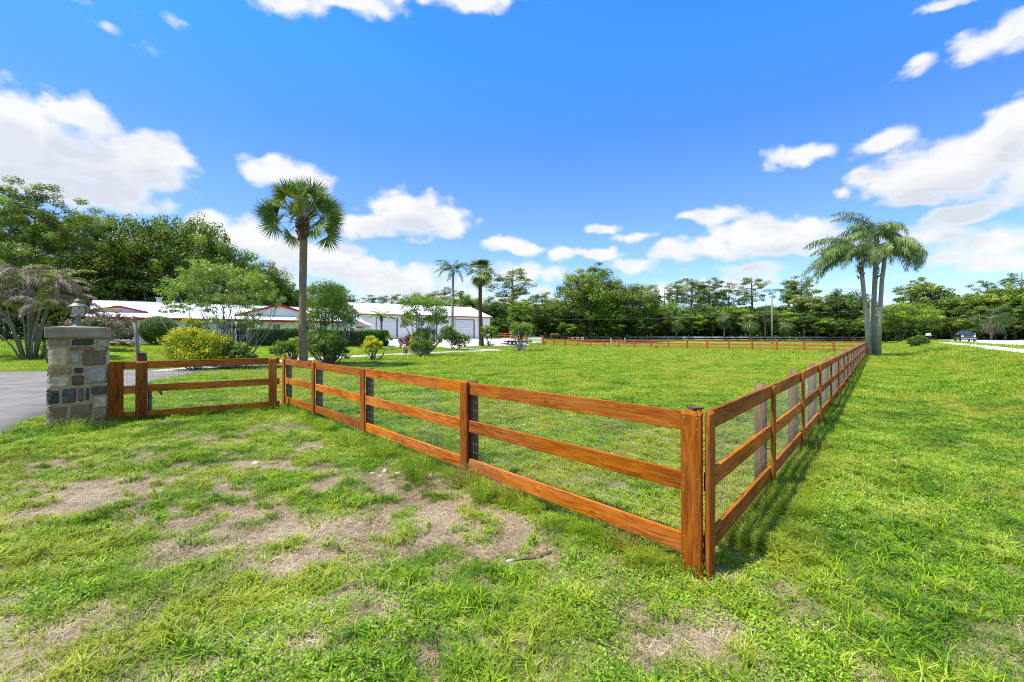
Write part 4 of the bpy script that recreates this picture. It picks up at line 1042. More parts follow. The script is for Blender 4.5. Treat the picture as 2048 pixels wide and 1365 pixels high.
def tree_meshes(kind, seed, det=1.0):
    g = np.random.default_rng(seed); T = MB(); L = Leaves(); random.seed(seed)
    if kind in ('oak', 'broad', 'yellow'):
        Ht, W = (17., 17.) if kind == 'oak' else (12., 9.)
        fork = Ht * .2; r0 = .42 if kind == 'oak' else .24
        lean = g.normal(size=2) * .3
        T.tube([(0, 0, -.3), (lean[0] * .4, lean[1] * .4, fork * .5), (lean[0], lean[1], fork)], [r0 * 1.25, r0, r0 * .85], 9, wob=.06)
        top = np.array([lean[0], lean[1], fork])
        limbs = []; nl = 8
        for k in range(nl):
            a = 2 * math.pi * k / nl + g.uniform(-.3, .3); rr = W * .5 * g.uniform(.35, .7); z = Ht * g.uniform(.5, .82)
            if k == 0: rr = .5; z = Ht * .85
            e = (rr * math.cos(a), rr * math.sin(a), z); P = branchpath(top, e, g, .1, 6)
            T.tube(P, list(np.linspace(r0 * .6, r0 * .14, 6)), 6, wob=.05); limbs.append(P)
        nc = int((165 if kind == 'oak' else 100) * det ** .5)
        lobes = [(g.uniform(0, 2 * math.pi), g.uniform(.8, 1.18), g.uniform(-.25, .25)) for _ in range(7)]
        for k in range(nc):
            d = g.normal(size=3); d /= np.linalg.norm(d)
            if d[2] < -.7: d[2] *= -.6
            rad = g.random() ** .38
            a = math.atan2(d[1], d[0]); s_ = 1 + sum(.14 * (m_ - 1) * 4 * math.cos(a - a_) for a_, m_, _ in lobes) * .25
            c = np.array([d[0] * W * .44 * rad * s_, d[1] * W * .44 * rad * s_, Ht * .555 + d[2] * Ht * .40 * rad * g.uniform(.85, 1.08)])
            r = W * g.uniform(.05, .10)
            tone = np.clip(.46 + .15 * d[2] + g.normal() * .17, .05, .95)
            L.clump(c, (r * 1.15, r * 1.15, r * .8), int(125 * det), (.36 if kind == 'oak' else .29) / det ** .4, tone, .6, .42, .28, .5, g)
            if k % 3 == 0:
                P = limbs[int(g.integers(0, nl))]; s0 = P[int(g.integers(3, 6))]
                T.tube(branchpath(s0, c, g, .12, 4), list(np.linspace(r0 * .16, .03, 4)), 4)
        return T, L, Ht, W
    if kind in ('pine', 'pinefull', 'pinebig'):
        Ht, W = 22., (15. if kind == 'pinebig' else 9.)
        r0 = .26; lean = g.normal(size=2) * .5
        P = [(0, 0, -.3), (lean[0] * .2, lean[1] * .2, Ht * .3), (lean[0] * .6, lean[1] * .6, Ht * .65), (lean[0], lean[1], Ht * .96)]
        T.tube(P, [r0 * 1.2, r0, r0 * .7, r0 * .2], 8, wob=.05)
        z0 = {'pine': .60, 'pinefull': .36, 'pinebig': .34}[kind]; nc = {'pine': 52, 'pinefull': 84, 'pinebig': 270}[kind]
        zc = (z0 + 1) / 2 * Ht; rz = (1 - z0) / 2 * Ht * .96
        arms = []
        na_ = 16 if kind != 'pinebig' else 26
        for k in range(na_):
            t = z0 + (1 - z0) * (k + .5) / na_ * .92; z = Ht * t * .93; a = k * 2.4 + g.uniform(-.4, .4)
            prof = math.sin(math.pi * min(1, ((t - z0) / (1 - z0)) * .8 + .2)) ** .6
            ln = W * .46 * prof * g.uniform(.6, 1.1); bx_, by_ = lean[0] * t, lean[1] * t
            e = np.array([bx_ + ln * math.cos(a), by_ + ln * math.sin(a), z + ln * (g.uniform(.15, .7) if kind != 'pinebig' else g.uniform(.0, 1.1))])
            P_ = branchpath((bx_, by_, z), e, g, .14, 6); T.tube(P_, list(np.linspace(.10, .025, 6)), 5); arms.append(P_)
        for k in range(nc):
            P_ = arms[k % na_]; u = g.integers(2, 6); c = np.array(P_[u]) + g.normal(size=3) * ([.62, .62, .42] if kind != 'pinebig' else [.9, .9, 1.0])
            T.tube([P_[max(u - 1, 1)], tuple(c)], [.035, .012], 4)
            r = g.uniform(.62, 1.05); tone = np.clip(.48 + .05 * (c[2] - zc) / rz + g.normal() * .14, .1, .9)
            if kind == 'pinebig': L.clump(c, (r, r, r * .78), int(150 * det), .32, tone, .30, .55, .35, .6, g)
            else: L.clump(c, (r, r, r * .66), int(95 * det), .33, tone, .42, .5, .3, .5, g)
        return T, L, Ht, W

def frond(L, T, org, az, el, length, droop, leafl, nl, hang, wd=.03, tone=.5, rw=.02, twist=(0, 0), g=rng, tonej=.1, plume=.35):
    """feather leaf: a bending midrib with hanging leaflets on both sides"""
    n = 12; pts_ = [np.array(org, float)]; dirs = []
    d = np.array([math.cos(az) * math.cos(el), math.sin(az) * math.cos(el), math.sin(el)])
    for k in range(n):
        e = el - droop * ((k + 1) / n) ** 1.15
        d = np.array([math.cos(az) * math.cos(e), math.sin(az) * math.cos(e), math.sin(e)]); d[0] += twist[0] * (k / n); d[1] += twist[1] * (k / n); d /= np.linalg.norm(d)
        dirs.append(d); pts_.append(pts_[-1] + d * length / n)
    pts_ = np.array(pts_); dirs.append(dirs[-1]); dirs = np.array(dirs)
    T.tube([tuple(p) for p in pts_[::2]], list(np.linspace(rw, rw * .25, len(pts_[::2]))), 4)
    t = np.repeat(np.linspace(.14, 1, nl), 2); sgn = np.tile([1, -1], nl)
    idx = t * n; i0 = np.minimum(idx.astype(int), n - 1); fr = (idx - i0)[:, None]
    base = pts_[i0] * (1 - fr) + pts_[i0 + 1] * fr; dd = dirs[i0]
    side = np.cross(dd, [0, 0, 1.]); side /= (np.linalg.norm(side, axis=1, keepdims=True) + 1e-9)
    up = np.cross(side, dd)
    m_ = len(t)
    ld = side * sgn[:, None] * (1 - hang * .45) + dd * .45 + up * g.normal(size=m_)[:, None] * plume + np.array([0, 0, -hang * .5]) 
    ld /= np.linalg.norm(ld, axis=1, keepdims=True)
    ll = leafl * np.sin(np.pi * np.clip(t * .8 + .16, 0, 1)) ** .6 * g.uniform(.75, 1.15, m_)
    mid = base + ld * (ll * .5)[:, None]
    ld2 = ld * (1 - hang * .75) + np.array([0, 0, -hang * 1.1]); ld2 /= np.linalg.norm(ld2, axis=1, keepdims=True)
    tip = mid + ld2 * (ll * .55)[:, None]
    w = dd * wd * .5
    tt = np.clip(tone + g.normal(size=m_) * tonej, 0, 1)
    L.quads(np.stack([base - w * .6, base + w * .6, mid + w, mid - w], 1), tt); L.quads(np.stack([mid - w, mid + w, tip + w * .2, tip - w * .2], 1), tt)

def fanleaf(L, T, org, az, el, pet, rad, nseg=26, tone=.5, g=rng, droop=.5, spread=2.2, wd=.055, bend=.3, rw=.016, roll=0.):
    d = np.array([math.cos(az) * math.cos(el), math.sin(az) * math.cos(el), math.sin(el)])
    o = np.array(org, float); p1 = o + d * pet * .5; e2 = el - bend; d2 = np.array([math.cos(az) * math.cos(e2), math.sin(az) * math.cos(e2), math.sin(e2)])
    hub = p1 + d2 * pet * .5
    T.tube([tuple(o), tuple(p1), tuple(hub)], [rw, rw * .8, rw * .6], 4)
    e3 = e2 - bend * 1.2; d3 = np.array([math.cos(az) * math.cos(e3), math.sin(az) * math.cos(e3), math.sin(e3)])
    side = np.cross(d3, [0, 0, 1.]); side /= np.linalg.norm(side) + 1e-9; up = np.cross(side, d3)
    side, up = side * math.cos(roll) + up * math.sin(roll), up * math.cos(roll) - side * math.sin(roll)
    a = np.linspace(-spread, spread, nseg) + g.normal(size=nseg) * .03
    fold = np.abs(a) / spread * .35
    dr = np.outer(np.cos(a), d3) + np.outer(np.sin(a), side) + np.outer(fold, up) * .6
    dr /= np.linalg.norm(dr, axis=1, keepdims=True)
    ll = rad * (1 - .18 * np.abs(a) / spread) * g.uniform(.88, 1.1, nseg)
    mid = hub + dr * (ll * .55)[:, None]
    dr2 = dr + np.array([0, 0, -droop]) * g.uniform(.5, 1.3, nseg)[:, None]; dr2 /= np.linalg.norm(dr2, axis=1, keepdims=True)
    tip = mid + dr2 * (ll * .5)[:, None]
    pw = np.cross(dr, up); pw /= (np.linalg.norm(pw, axis=1, keepdims=True) + 1e-9)
    tt = np.clip(tone + g.normal(size=nseg) * .13, 0, 1); hubs = np.repeat(hub[None], nseg, 0)
    L.quads(np.stack([hubs - pw * .01, hubs + pw * .01, mid + pw * wd * .5, mid - pw * wd * .5], 1), tt)
    L.quads(np.stack([mid - pw * wd * .5, mid + pw * wd * .5, tip + pw * .004, tip - pw * .004], 1), tt)

# ---- background trees: a few kinds built once, every tree its own copy
PR = {}
def proto(key, kind, seed, leaf, bark, det=1.):
    T, L, h, w = tree_meshes(kind, seed, det)
    PR[key] = (T.mesh('trunk', bark, True), L.mesh('crown', leaf), h, w)
proto('oakA', 'oak', 1, M['oak'], M['bark'], 1.3); proto('oakB', 'oak', 2, M['oak'], M['bark'], 1.3); proto('oakC', 'oak', 9, M['broad'], M['bark'], 1.2)
proto('broadA', 'broad', 3, M['broad'], M['bark']); proto('broadB', 'broad', 4, M['under'], M['bark']); proto('yelA', 'yellow', 5, M['yellowbroad'], M['bark'])
proto('pineA', 'pine', 6, M['pine'], M['pinebark']); proto('pineB', 'pinefull', 7, M['pine'], M['pinebark']); proto('pineC', 'pine', 8, M['pine'], M['pinebark'])
proto('bigpine', 'pinebig', 10, M['pine'], M['pinebark'], 1.2)
def plant(key, px, depth, topy, wpx, name, label, cat='tree', group='trees along the back of the property', sink=.0):
    tm, cm, h, w = PR[key]
    x, y, z = at(px, depth); hh = CAMZ + (HZ - topy) / F * depth - z; ww = wpx / F * depth
    t = thing(name, label, cat, (x, y, z - sink), random.uniform(0, 6.28), group)
    t.scale = (ww / w, ww / w, hh / h * .97)
    link('trunk', tm, t); link('crown', cm, t)
    return t
G1 = 'tall trees behind the house'; G2 = 'trees along the far side of the paddock'; G3 = 'trees across the road'; G4 = 'understorey trees along the paddock'
TREES = [
 ('bigpine', 62, 52, 372, 225, 'pine_tree', 'spreading long needled pine towering over the dried palms at the left edge', G1),
 ('bigpine', -20, 58, 392, 170, 'pine_tree', 'dark pine cut off by the left edge of the picture', G1),
 ('pineB', 150, 66, 432, 90, 'pine_tree', 'slender pine squeezed between the spreading pine and the dark oaks', G1),
 ('oakA', 225, 66, 410, 185, 'oak_tree', 'dark oak standing above the left end of the house roof', G1),
 ('oakB', 325, 64, 408, 175, 'oak_tree', 'tallest dark oak behind the middle of the house roof', G1),
 ('oakC', 398, 70, 418, 140, 'oak_tree', 'oak with a broken rounded top rising behind the white flowering tree', G1),
 ('oakB', 455, 74, 470, 150, 'oak_tree', 'dark sloping oak behind the right half of the house roof', G1),
 ('oakA', 520, 82, 508, 130, 'oak_tree', 'lower oak just left of the tall fan palm trunk', G1),
 ('broadA', 572, 86, 548, 90, 'broadleaf_tree', 'small tree directly behind the red house gable by the palm trunk', G1),
 ('broadB', 130, 56, 520, 150, 'broadleaf_tree', 'low dark tree directly behind the dried palm clump and the lantern', G1),
 ('broadB', 262, 60, 520, 150, 'broadleaf_tree', 'low dark tree behind the small left roof gable', G1),
 ('broadB', 390, 64, 520, 150, 'broadleaf_tree', 'low dark tree behind the middle of the house ridge', G1),
 ('broadB', 490, 70, 548, 110, 'broadleaf_tree', 'low dark tree behind the right part of the house ridge', G1),
 ('broadB', 10, 60, 520, 120, 'broadleaf_tree', 'low dark tree behind the leftmost dried fronds', G1),
 ('oakA', 668, 100, 560, 90, 'oak_tree', 'dark round tree peeping over the left end of the barn roof', G1),
 ('pineB', 612, 96, 562, 60, 'pine_tree', 'thin pine just behind the tall fan palm trunk', G1),
 ('pineC', 752, 112, 584, 55, 'pine_tree', 'small crooked pine above the left part of the barn roof', G2),
 ('pineA', 785, 115, 582, 60, 'pine_tree', 'open topped pine above the middle of the barn roof', G2),
 ('oakC', 838, 112, 578, 90, 'oak_tree', 'light green round tree rising behind the barn ridge', G2),
 ('pineB', 890, 115, 566, 60, 'pine_tree', 'pine behind the trunk of the slender feather palm', G2),
 ('broadA', 930, 112, 574, 75, 'broadleaf_tree', 'rounded tree between the feather palm and the fan palm beyond the barn', G2),
 ('pineB', 1026, 118, 527, 92, 'pine_tree', 'tall full pine rising beside the right end of the barn', G2),
 ('oakB', 985, 112, 588, 90, 'oak_tree', 'dark tree behind the right corner of the barn', G2),
 ('pineA', 1085, 140, 578, 55, 'pine_tree', 'thin pine seen in the gap left of the big oak', G2),
 ('broadA', 1068, 122, 612, 95, 'broadleaf_tree', 'leafy tree behind the small palm and the trailer', G2),
 ('broadB', 1118, 126, 618, 80, 'broadleaf_tree', 'low tree at the left foot of the big oak', G2),
 ('oakA', 1182, 122, 523, 150, 'oak_tree', 'huge spreading live oak dominating the middle of the tree line', G2),
 ('oakB', 1248, 124, 552, 135, 'oak_tree', 'right hand half of the huge oak pair, slightly lower and rounder', G2),
 ('pineC', 1180, 134, 516, 58, 'pine_tree', 'pine top sticking out above the huge oak', G2),
 ('pineA', 1305, 150, 561, 55, 'pine_tree', 'pine directly right of the oak pair', G2),
 ('pineC', 1348, 150, 556, 52, 'pine_tree', 'slim pine, second to the right of the oak pair', G2),
 ('pineA', 1380, 146, 549, 64, 'pine_tree', 'broad headed pine, third to the right of the oak pair', G2),
 ('pineB', 1419, 146, 546, 58, 'pine_tree', 'tall leaning top pine, fourth to the right of the oak pair', G2),
 ('pineC', 1456, 148, 566, 48, 'pine_tree', 'short narrow pine left of the open sky gap', G2),
 ('pineA', 1506, 142, 546, 62, 'pine_tree', 'lone umbrella shaped pine standing free against the sky left of the utility pole', G2),
 ('pineB', 1330, 156, 572, 50, 'pine_tree', 'hazy smaller pine between the two slim pines right of the oaks', G2),
 ('pineA', 1398, 158, 560, 46, 'pine_tree', 'farther pine between the broad headed pine and the leaning top pine', G2),
 ('pineC', 1440, 156, 572, 44, 'pine_tree', 'farther low pine just left of the short narrow pine', G2),
 ('pineB', 1588, 156, 560, 46, 'pine_tree', 'farther pine squeezed between the two pines right of the utility pole', G2),
 ('oakC', 1545, 138, 604, 80, 'oak_tree', 'rounded tree filling the gap directly behind the utility pole', G2),
 ('oakB', 1400, 138, 600, 100, 'oak_tree', 'rounded dark tree below the broad headed pine', G2),
 ('oakA', 1455, 134, 606, 90, 'oak_tree', 'rounded dark tree below the short narrow pine', G2),
 ('oakC', 1335, 138, 600, 90, 'oak_tree', 'rounded tree below the first slim pines', G2),
 ('oakC', 1110, 128, 590, 90, 'oak_tree', 'mid green tree filling the gap left of the huge oak', G2),
 ('oakB', 1050, 124, 596, 90, 'oak_tree', 'dark tree behind the metal gate', G2),
 ('pineC', 1573, 146, 546, 52, 'pine_tree', 'pine immediately right of the utility pole', G2),
 ('pineB', 1604, 142, 545, 56, 'pine_tree', 'pine partly covered by the left hanging fronds of the palms', G2),
 ('yelA', 1633, 128, 572, 105, 'broadleaf_tree', 'yellow green tree under the left fronds of the tall palms', G2),
 ('oakB', 1688, 124, 570, 100, 'oak_tree', 'very dark oak just left of the tall palm trunks', G2),
 ('oakA', 1728, 130, 592, 70, 'oak_tree', 'dark tree directly behind the tall palm trunks', G2),
 ('oakC', 1800, 100, 600, 130, 'oak_tree', 'shady oak right of the tall palm trunks with a low dark trunk', G3),
 ('yelA', 1850, 132, 545, 95, 'broadleaf_tree', 'light open yellow green tree behind the roadside hedge', G3),
 ('pineB', 1822, 140, 552, 60, 'pine_tree', 'pale green pine behind the right fronds of the palms', G3),
 ('oakC', 1893, 128, 588, 95, 'oak_tree', 'tree directly above the distant silver car', G3),
 ('oakC', 1935, 116, 580, 100, 'oak_tree', 'green tree directly above the blue pickup truck', G3),
 ('pineA', 1972, 124, 553, 48, 'pine_tree', 'flat topped pine above the trees across the road', G3),
 ('yelA', 1990, 106, 572, 110, 'broadleaf_tree', 'sunlit yellow green tree across the road right of the truck', G3),
 ('oakA', 2030, 104, 560, 120, 'oak_tree', 'dark oak behind the guard rail near the right edge', G3),
 ('pineB', 2042, 112, 535, 75, 'pine_tree', 'tall pine at the extreme right edge', G3),
 ('broadA', 2075, 98, 560, 120, 'broadleaf_tree', 'big tree cut by the right edge above the guard rail', G3),
]
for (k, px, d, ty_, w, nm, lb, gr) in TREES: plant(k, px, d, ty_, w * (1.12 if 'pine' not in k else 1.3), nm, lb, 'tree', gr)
US = [(1140, 120, 640, 60, 'broadA', 'low leafy tree left of the big oak trunk'), (1222, 118, 636, 60, 'broadB', 'low dark tree just right of the big oak trunk'), (1275, 120, 630, 70, 'broadB', 'low dark tree under the right oak'),
      (1328, 128, 612, 75, 'broadB', 'rounded low tree beneath the first pines right of the oaks'), (1375, 126, 618, 75, 'broadA', 'light low tree beneath the broad headed pine'), (1425, 128, 606, 70, 'broadB', 'tall dark understorey tree beneath the leaning top pine'),
      (1468, 126, 602, 75, 'broadA', 'rounded green tree left of the umbrella pine trunk'), (1512, 124, 616, 70, 'broadB', 'dark low tree at the foot of the umbrella pine'), (1560, 124, 610, 75, 'broadA', 'green low tree right behind the utility pole'),
      (1607, 120, 620, 75, 'broadB', 'low tree right of the utility pole under the yellow green tree'), (1655, 118, 628, 65, 'broadA', 'small leafy tree in front of the very dark oak'), (1700, 116, 636, 60, 'broadB', 'small dark tree left of the palm trunks at the fence end'),
      (1772, 112, 640, 60, 'broadB', 'low dark tree seen between the palm trunks and the shady oak'), (1905, 112, 630, 70, 'broadB', 'low dark tree behind the silver car'), (1952, 104, 628, 70, 'broadA', 'low bright tree right behind the pickup truck'),
      (2010, 98, 628, 75, 'broadB', 'low dark tree behind the left end of the guard rail'), (960, 108, 628, 60, 'broadB', 'low dark tree beyond the right end of the barn'), (1000, 104, 632, 60, 'broadB', 'low dark tree behind the corral fence'), (1040, 106, 636, 55, 'broadA', 'low light tree behind the metal gate')]
for (px, d, ty_, w, k, lb) in US: plant(k, px, d, ty_, w * 1.15, 'understorey_tree', lb, 'tree', G4)

# dense low thicket that closes the view under the crowns
L = Leaves(); g = np.random.default_rng(5)
def thicket(px0, px1, d0, d1, h, n, size):
    px = g.uniform(px0, px1, n); t = (px - px0) / (px1 - px0); dd = d0 + (d1 - d0) * t + g.uniform(0, 9, n)
    x = (px - CX) / F * dd; hh = h * (.75 + .6 * fbm(x * .12, dd * .0 + 3, 3)); z = H(x, dd) + hh * g.random(n) ** .8
    nr = g.normal(size=(n, 3)); nr[:, 2] += .4; nr[:, 1] -= .6
    s = size * g.uniform(.6, 1.4, n)
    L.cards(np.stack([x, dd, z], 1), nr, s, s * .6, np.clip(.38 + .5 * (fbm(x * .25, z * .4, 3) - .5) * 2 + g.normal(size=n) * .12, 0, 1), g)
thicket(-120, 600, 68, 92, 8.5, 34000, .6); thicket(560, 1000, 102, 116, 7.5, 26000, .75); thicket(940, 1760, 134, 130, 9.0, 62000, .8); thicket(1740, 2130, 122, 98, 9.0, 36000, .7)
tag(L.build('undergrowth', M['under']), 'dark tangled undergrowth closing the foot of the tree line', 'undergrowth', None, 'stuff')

# cabbage palms in the understorey
def cabbage(name, label, px, depth, crowny, R_, tone, dead=.25, group='cabbage palms in the tree line', young=False):
    x, y, z = at(px, depth); hh = CAMZ + (HZ - crowny) / F * depth - z
    t = thing(name, label, 'palm', (x, y, z), 0, group)
    T = MB(); T.tube([(0, 0, -.2), (.1, 0, hh * .5), (0, 0, hh)], [.2, .17, .18], 8, wob=.05); T.build('trunk', M['palmbark'], t, True)
    L = Leaves(); S_ = MB(); g = np.random.default_rng(int(px))
    for k in range(26):
        el = g.uniform(-1.1, 1.3); fanleaf(L, S_, (0, 0, hh), g.uniform(0, 6.28), el, R_ * .45, R_ * .62, 14, tone + .1 * el, g, .5, 2.0, .12)
    c = L.build('crown', M['fan'] if not young else M['youngfan'], t); S_.build('leaf_stalks', M['palebark'], t)
    if dead:
        L = Leaves(); S2 = MB()
        for k in range(12): fanleaf(L, S2, (0, 0, hh - .2), g.uniform(0, 6.28), g.uniform(-1.4, -.7), R_ * .35, R_ * .5, 12, .5, g, .9, 1.6, .12)
        L.build('dead_leaves', M['deadfrond'], t)
for (px, d, cy_, r, lb) in ((1352, 122, 646, 3.2, 'cabbage palm with tan dead leaves below the first pines right of the oaks'), (1500, 118, 644, 3.4, 'cabbage palm left of the utility pole with a skirt of tan leaves'),
        (1530, 119, 626, 3.2, 'cabbage palm touching the left side of the utility pole'), (1570, 118, 648, 3.4, 'cabbage palm just right of the utility pole with pale dead leaves'), (1448, 120, 638, 3., 'cabbage palm under the short narrow pine'),
        (1982, 92, 634, 4.2, 'cabbage palm with a brown skirt across the road left of the guard rail'), (1925, 110, 636, 3.4, 'cabbage palm right above the pickup truck'), (1300, 122, 648, 2.6, 'small cabbage palm at the right foot of the oak pair')):
    cabbage('cabbage_palm', lb, px, d, cy_, r, .36)

# ---- the tall fan palm
x, y, z = at(605, 25.0); sp = thing('fan_palm', 'tall lone cabbage palm with a straight grey trunk and a round head of fan leaves', 'palm', (x, y, z), 0)
hc = CAMZ + (HZ - 452) / F * 25 - z
T = MB(); T.tube([(.08, 0, -.3), (.06, 0, .6), (.0, 0, 2.2), (.02, 0, 4.5), (.06, 0, hc - .9), (0, 0, hc - .2)], [.26, .215, .20, .195, .20, .24], 16, wob=.025); T.build('trunk', M['palmbark'], sp, True)
T = MB(); g = np.random.default_rng(77); 
for k in range(110):
    a = g.uniform(0, 6.28); zz = hc - .75 + 1.15 * k / 110; r = .23 + .07 * g.random()
    T.tube([(r * .7 * math.cos(a), r * .7 * math.sin(a), zz), (r * 1.35 * math.cos(a), r * 1.35 * math.sin(a), zz + g.uniform(.12, .3))], [.05, .025], 4)
T.tube([(0, 0, hc - .8), (0, 0, hc + .5)], [.24, .2], 12, wob=.1)
T.build('leaf_bases', M['boots'], sp)
L = Leaves(); S_ = MB()
for k in range(44):
    t = k / 44; el = -.18 + 1.66 * t + g.uniform(-.12, .12); az = k * 2.39996 + g.uniform(-.3, .3)
    fanleaf(L, S_, (.1 * math.cos(az), .1 * math.sin(az), hc + .1 + .35 * t), az, el, g.uniform(1.2, 1.7), g.uniform(.9, 1.12), 34, .50 + .12 * t + g.normal() * .13, g, .15, 1.7, .06, .19, roll=g.choice([-1, 1]) * g.uniform(.3, 1.35))
for k in range(8): fanleaf(L, S_, (0, 0, hc + .2), g.uniform(0, 6.28), g.uniform(.7, 1.5), g.uniform(.35, .8), g.uniform(.8, 1.1), 30, .6, g, .15, 1.2, .06, .15, roll=g.uniform(-1.4, 1.4))
L.build('crown', M['fan'], sp); S_.build('leaf_stalks', M['youngfan'] if False else M['palebark'], sp)

# ---- feather palms
def feather(name, label, loc, path, rad, bark, frs, leafl, wd, mat, group=None, boots=.8, nl=46, hang=.75):
    t = thing(name, label, 'palm', loc, 0, group); g = np.random.default_rng(abs(hash(label)) % 9999 if False else int(loc[0] * 10 + 500) % 9999)
    T = MB(); T.tube(path, rad, 12, wob=.04); T.build('trunk', bark, t, True)
    tp = np.array(path[-1]); T = MB()
    for k in range(26):
        a = g.uniform(0, 6.28); zz = tp[2] - boots + boots * k / 26; r = rad[-1] * 1.05
        T.tube([(tp[0] + r * .7 * math.cos(a), tp[1] + r * .7 * math.sin(a), zz), (tp[0] + r * 1.5 * math.cos(a), tp[1] + r * 1.5 * math.sin(a), zz + .28)], [.06, .02], 4)
    T.build('leaf_bases', M['boots'], t)
    L = Leaves(); S_ = MB()
    for (az, el, ln, dr, tw, tone) in frs(g):
        frond(L, S_, (tp[0], tp[1], tp[2]), az, el, ln, dr, leafl, nl, hang, wd, tone, .03, tw, g)
    L.build('crown', mat, t); S_.build('midribs', M['weed'] if False else M['greystem'], t)
    return t
def wp(px, py, d, base): return ((px - CX) / F * d - base[0], d - base[1], CAMZ + (HZ - py) / F * d - base[2])
d0 = 37.5
bA = at(1738, d0); bB = at(1745, d0 + .9); bC = at(1756.5, d0 - .2)
def frsA(g):
    o = []
    for k in range(23):
        az = math.pi + g.uniform(-1.4, 1.4) if k < 18 else g.uniform(-1, 1)
        o.append((az, g.uniform(.3, 1.4) if k < 18 else g.uniform(.6, 1.3), g.uniform(3.6, 5.4) if k < 18 else 3.0, g.uniform(1.8, 2.5), (-.35, 0), g.uniform(.35, .62)))
    o += [(math.pi - .1, .2, 5.2, 1.1, (-.2, 0), .5), (math.pi + .25, .45, 5.4, 1.5, (-.2, 0), .5), (math.pi - .4, .05, 4.6, 1.1, (0, 0), .45)]
    return o
def frsB(g):
    o = []
    for k in range(19):
        az = g.uniform(0, 6.28); o.append((az, g.uniform(.4, 1.4), g.uniform(3.0, 4.0), g.uniform(1.9, 2.6), (-.3, 0), g.uniform(.3, .6)))
    o.append((math.pi * .96, 1.5, 4.7, 1.9, (-.2, 0), .5)); o.append((math.pi * .9, 1.42, 4.3, 1.9, (-.2, 0), .45)); o.append((math.pi, 1.3, 3.0, 1.9, (-.3, 0), .5)); o.append((.3, .9, 3.2, 2.2, (0, 0), .5))
    return o
def frsC(g):
    o = []
    for k in range(17):
        az = g.uniform(-1.4, 1.4) if k < 14 else math.pi + g.uniform(-1, 1); o.append((az, g.uniform(.5, 1.3), g.uniform(2.6, 3.6), g.uniform(2.1, 2.8), (.08, 0), g.uniform(.35, .62)))
    o += [(.2, .3, 3.2, 1.9, (0, 0), .5), (-.3, .2, 3.3, 1.8, (0, 0), .55), (math.pi + .3, .35, 3.0, 2.0, (0, 0), .5), (-.9, .3, 3.0, 1.9, (0, 0), .45), (-.1, .85, 4.0, 2.5, (.05, 0), .5), (.25, 1.0, 4.0, 2.5, (.05, 0), .5), (-.5, .85, 3.8, 2.6, (0, 0), .55), (.0, 1.2, 4.0, 2.5, (.1, 0), .5)]
    return o
GQ = 'three tall feather palms at the end of the long fence'
feather('queen_palm', 'leftmost of the three tall palms, its wind blown fronds swept out to the left', bA, [(0, 0, -.3), wp(1735, 660, d0, bA), wp(1729, 600, d0, bA), wp(1723, 540, d0, bA), wp(1722, 512, d0, bA)], [.23, .18, .155, .15, .18], M['palmgrey'], frsA, .85, .05, M['queen'], GQ, 1.9, 62)
feather('queen_palm', 'middle one of the three tall palms with the highest frond sticking up', bB, [(0, 0, -.3), wp(1747, 620, d0 + .9, bB), wp(1750, 560, d0 + .9, bB), wp(1752, 500, d0 + .9, bB), wp(1753, 474, d0 + .9, bB)], [.22, .19, .175, .165, .18], M['palmgrey'], frsB, .8, .05, M['queen'], GQ, 3.6, 60)
feather('queen_palm', 'rightmost of the three tall palms, pale smooth trunk, fronds drooping right', bC, [(0, 0, -.3), wp(1759, 640, d0 - .2, bC), wp(1764, 560, d0 - .2, bC), wp(1772, 500, d0 - .2, bC)], [.2, .165, .155, .15], M['palmgrey'], frsC, .85, .05, M['queen'], GQ, .7, 62)
def frs_small(n, l0, l1, dr0=1.3, dr1=2.):
    return lambda g: [(g.uniform(0, 6.28), g.uniform(.3, 1.35), g.uniform(l0, l1), g.uniform(dr0, dr1), (-.2, 0), g.uniform(.35, .6)) for _ in range(n)]
b_ = at(904.5, 72); feather('queen_palm', 'slender feather palm with a grey trunk in front of the barn', b_, [(0, 0, -.3), wp(905, 620, 72, b_), wp(906, 560, 72, b_), wp(906, 541, 72, b_)], [.26, .21, .19, .2], M['palmgrey'], frs_small(16, 3.2, 4.2), .6, .08, M['queen'], None, 1., 34, .6)
b_ = at(763, 60); feather('queen_palm', 'small thin feather palm in front of the left barn door', b_, [(0, 0, -.3), wp(763, 655, 60, b_), wp(763, 634, 60, b_)], [.15, .12, .16], M['bark'], frs_small(12, 1.7, 2.6, .9, 1.5), .42, .05, M['youngfan'], None, .6, 30, .4)
b_ = at(748, 59); feather('palm_sapling', 'short young feather palm by the barn wall left of the small thin palm', b_, [(0, 0, -.3), (0, 0, .6)], [.12, .12], M['bark'], frs_small(12, 1.8, 2.6, .8, 1.4), .4, .06, M['queen'], None, .3, 24, .35)

# fan palm with brown skirt by the barn corner
x, y, z = at(962, 72); wpm = thing('skirted_palm', 'shaggy fan palm with a rough brown trunk at the right end of the barn', 'palm', (x, y, z)); hc = CAMZ + (HZ - 548) / F * 72 - z
T = MB(); T.tube([(.1, 0, -.3), (0, 0, 2), (-.15, 0, hc * .5), (-.1, 0, hc)], [.46, .36, .32, .30], 12, wob=.1); T.build('trunk', M['boots'], wpm)
g = np.random.default_rng(8); L = Leaves(); S_ = MB()
for k in range(44): fanleaf(L, S_, (-.1, 0, hc), g.uniform(0, 6.28), g.uniform(-.5, 1.45), g.uniform(1.2, 1.9), g.uniform(1.2, 1.6), 18, .55 + g.normal() * .15, g, .4, 2.0, .15, .3)
L.build('crown', M['fan'], wpm); L = Leaves()
for k in range(16): fanleaf(L, S_, (-.1, 0, hc - .3), g.uniform(0, 6.28), g.uniform(-1.4, -.6), .9, 1.0, 14, .5, g, .9, 1.5, .12)
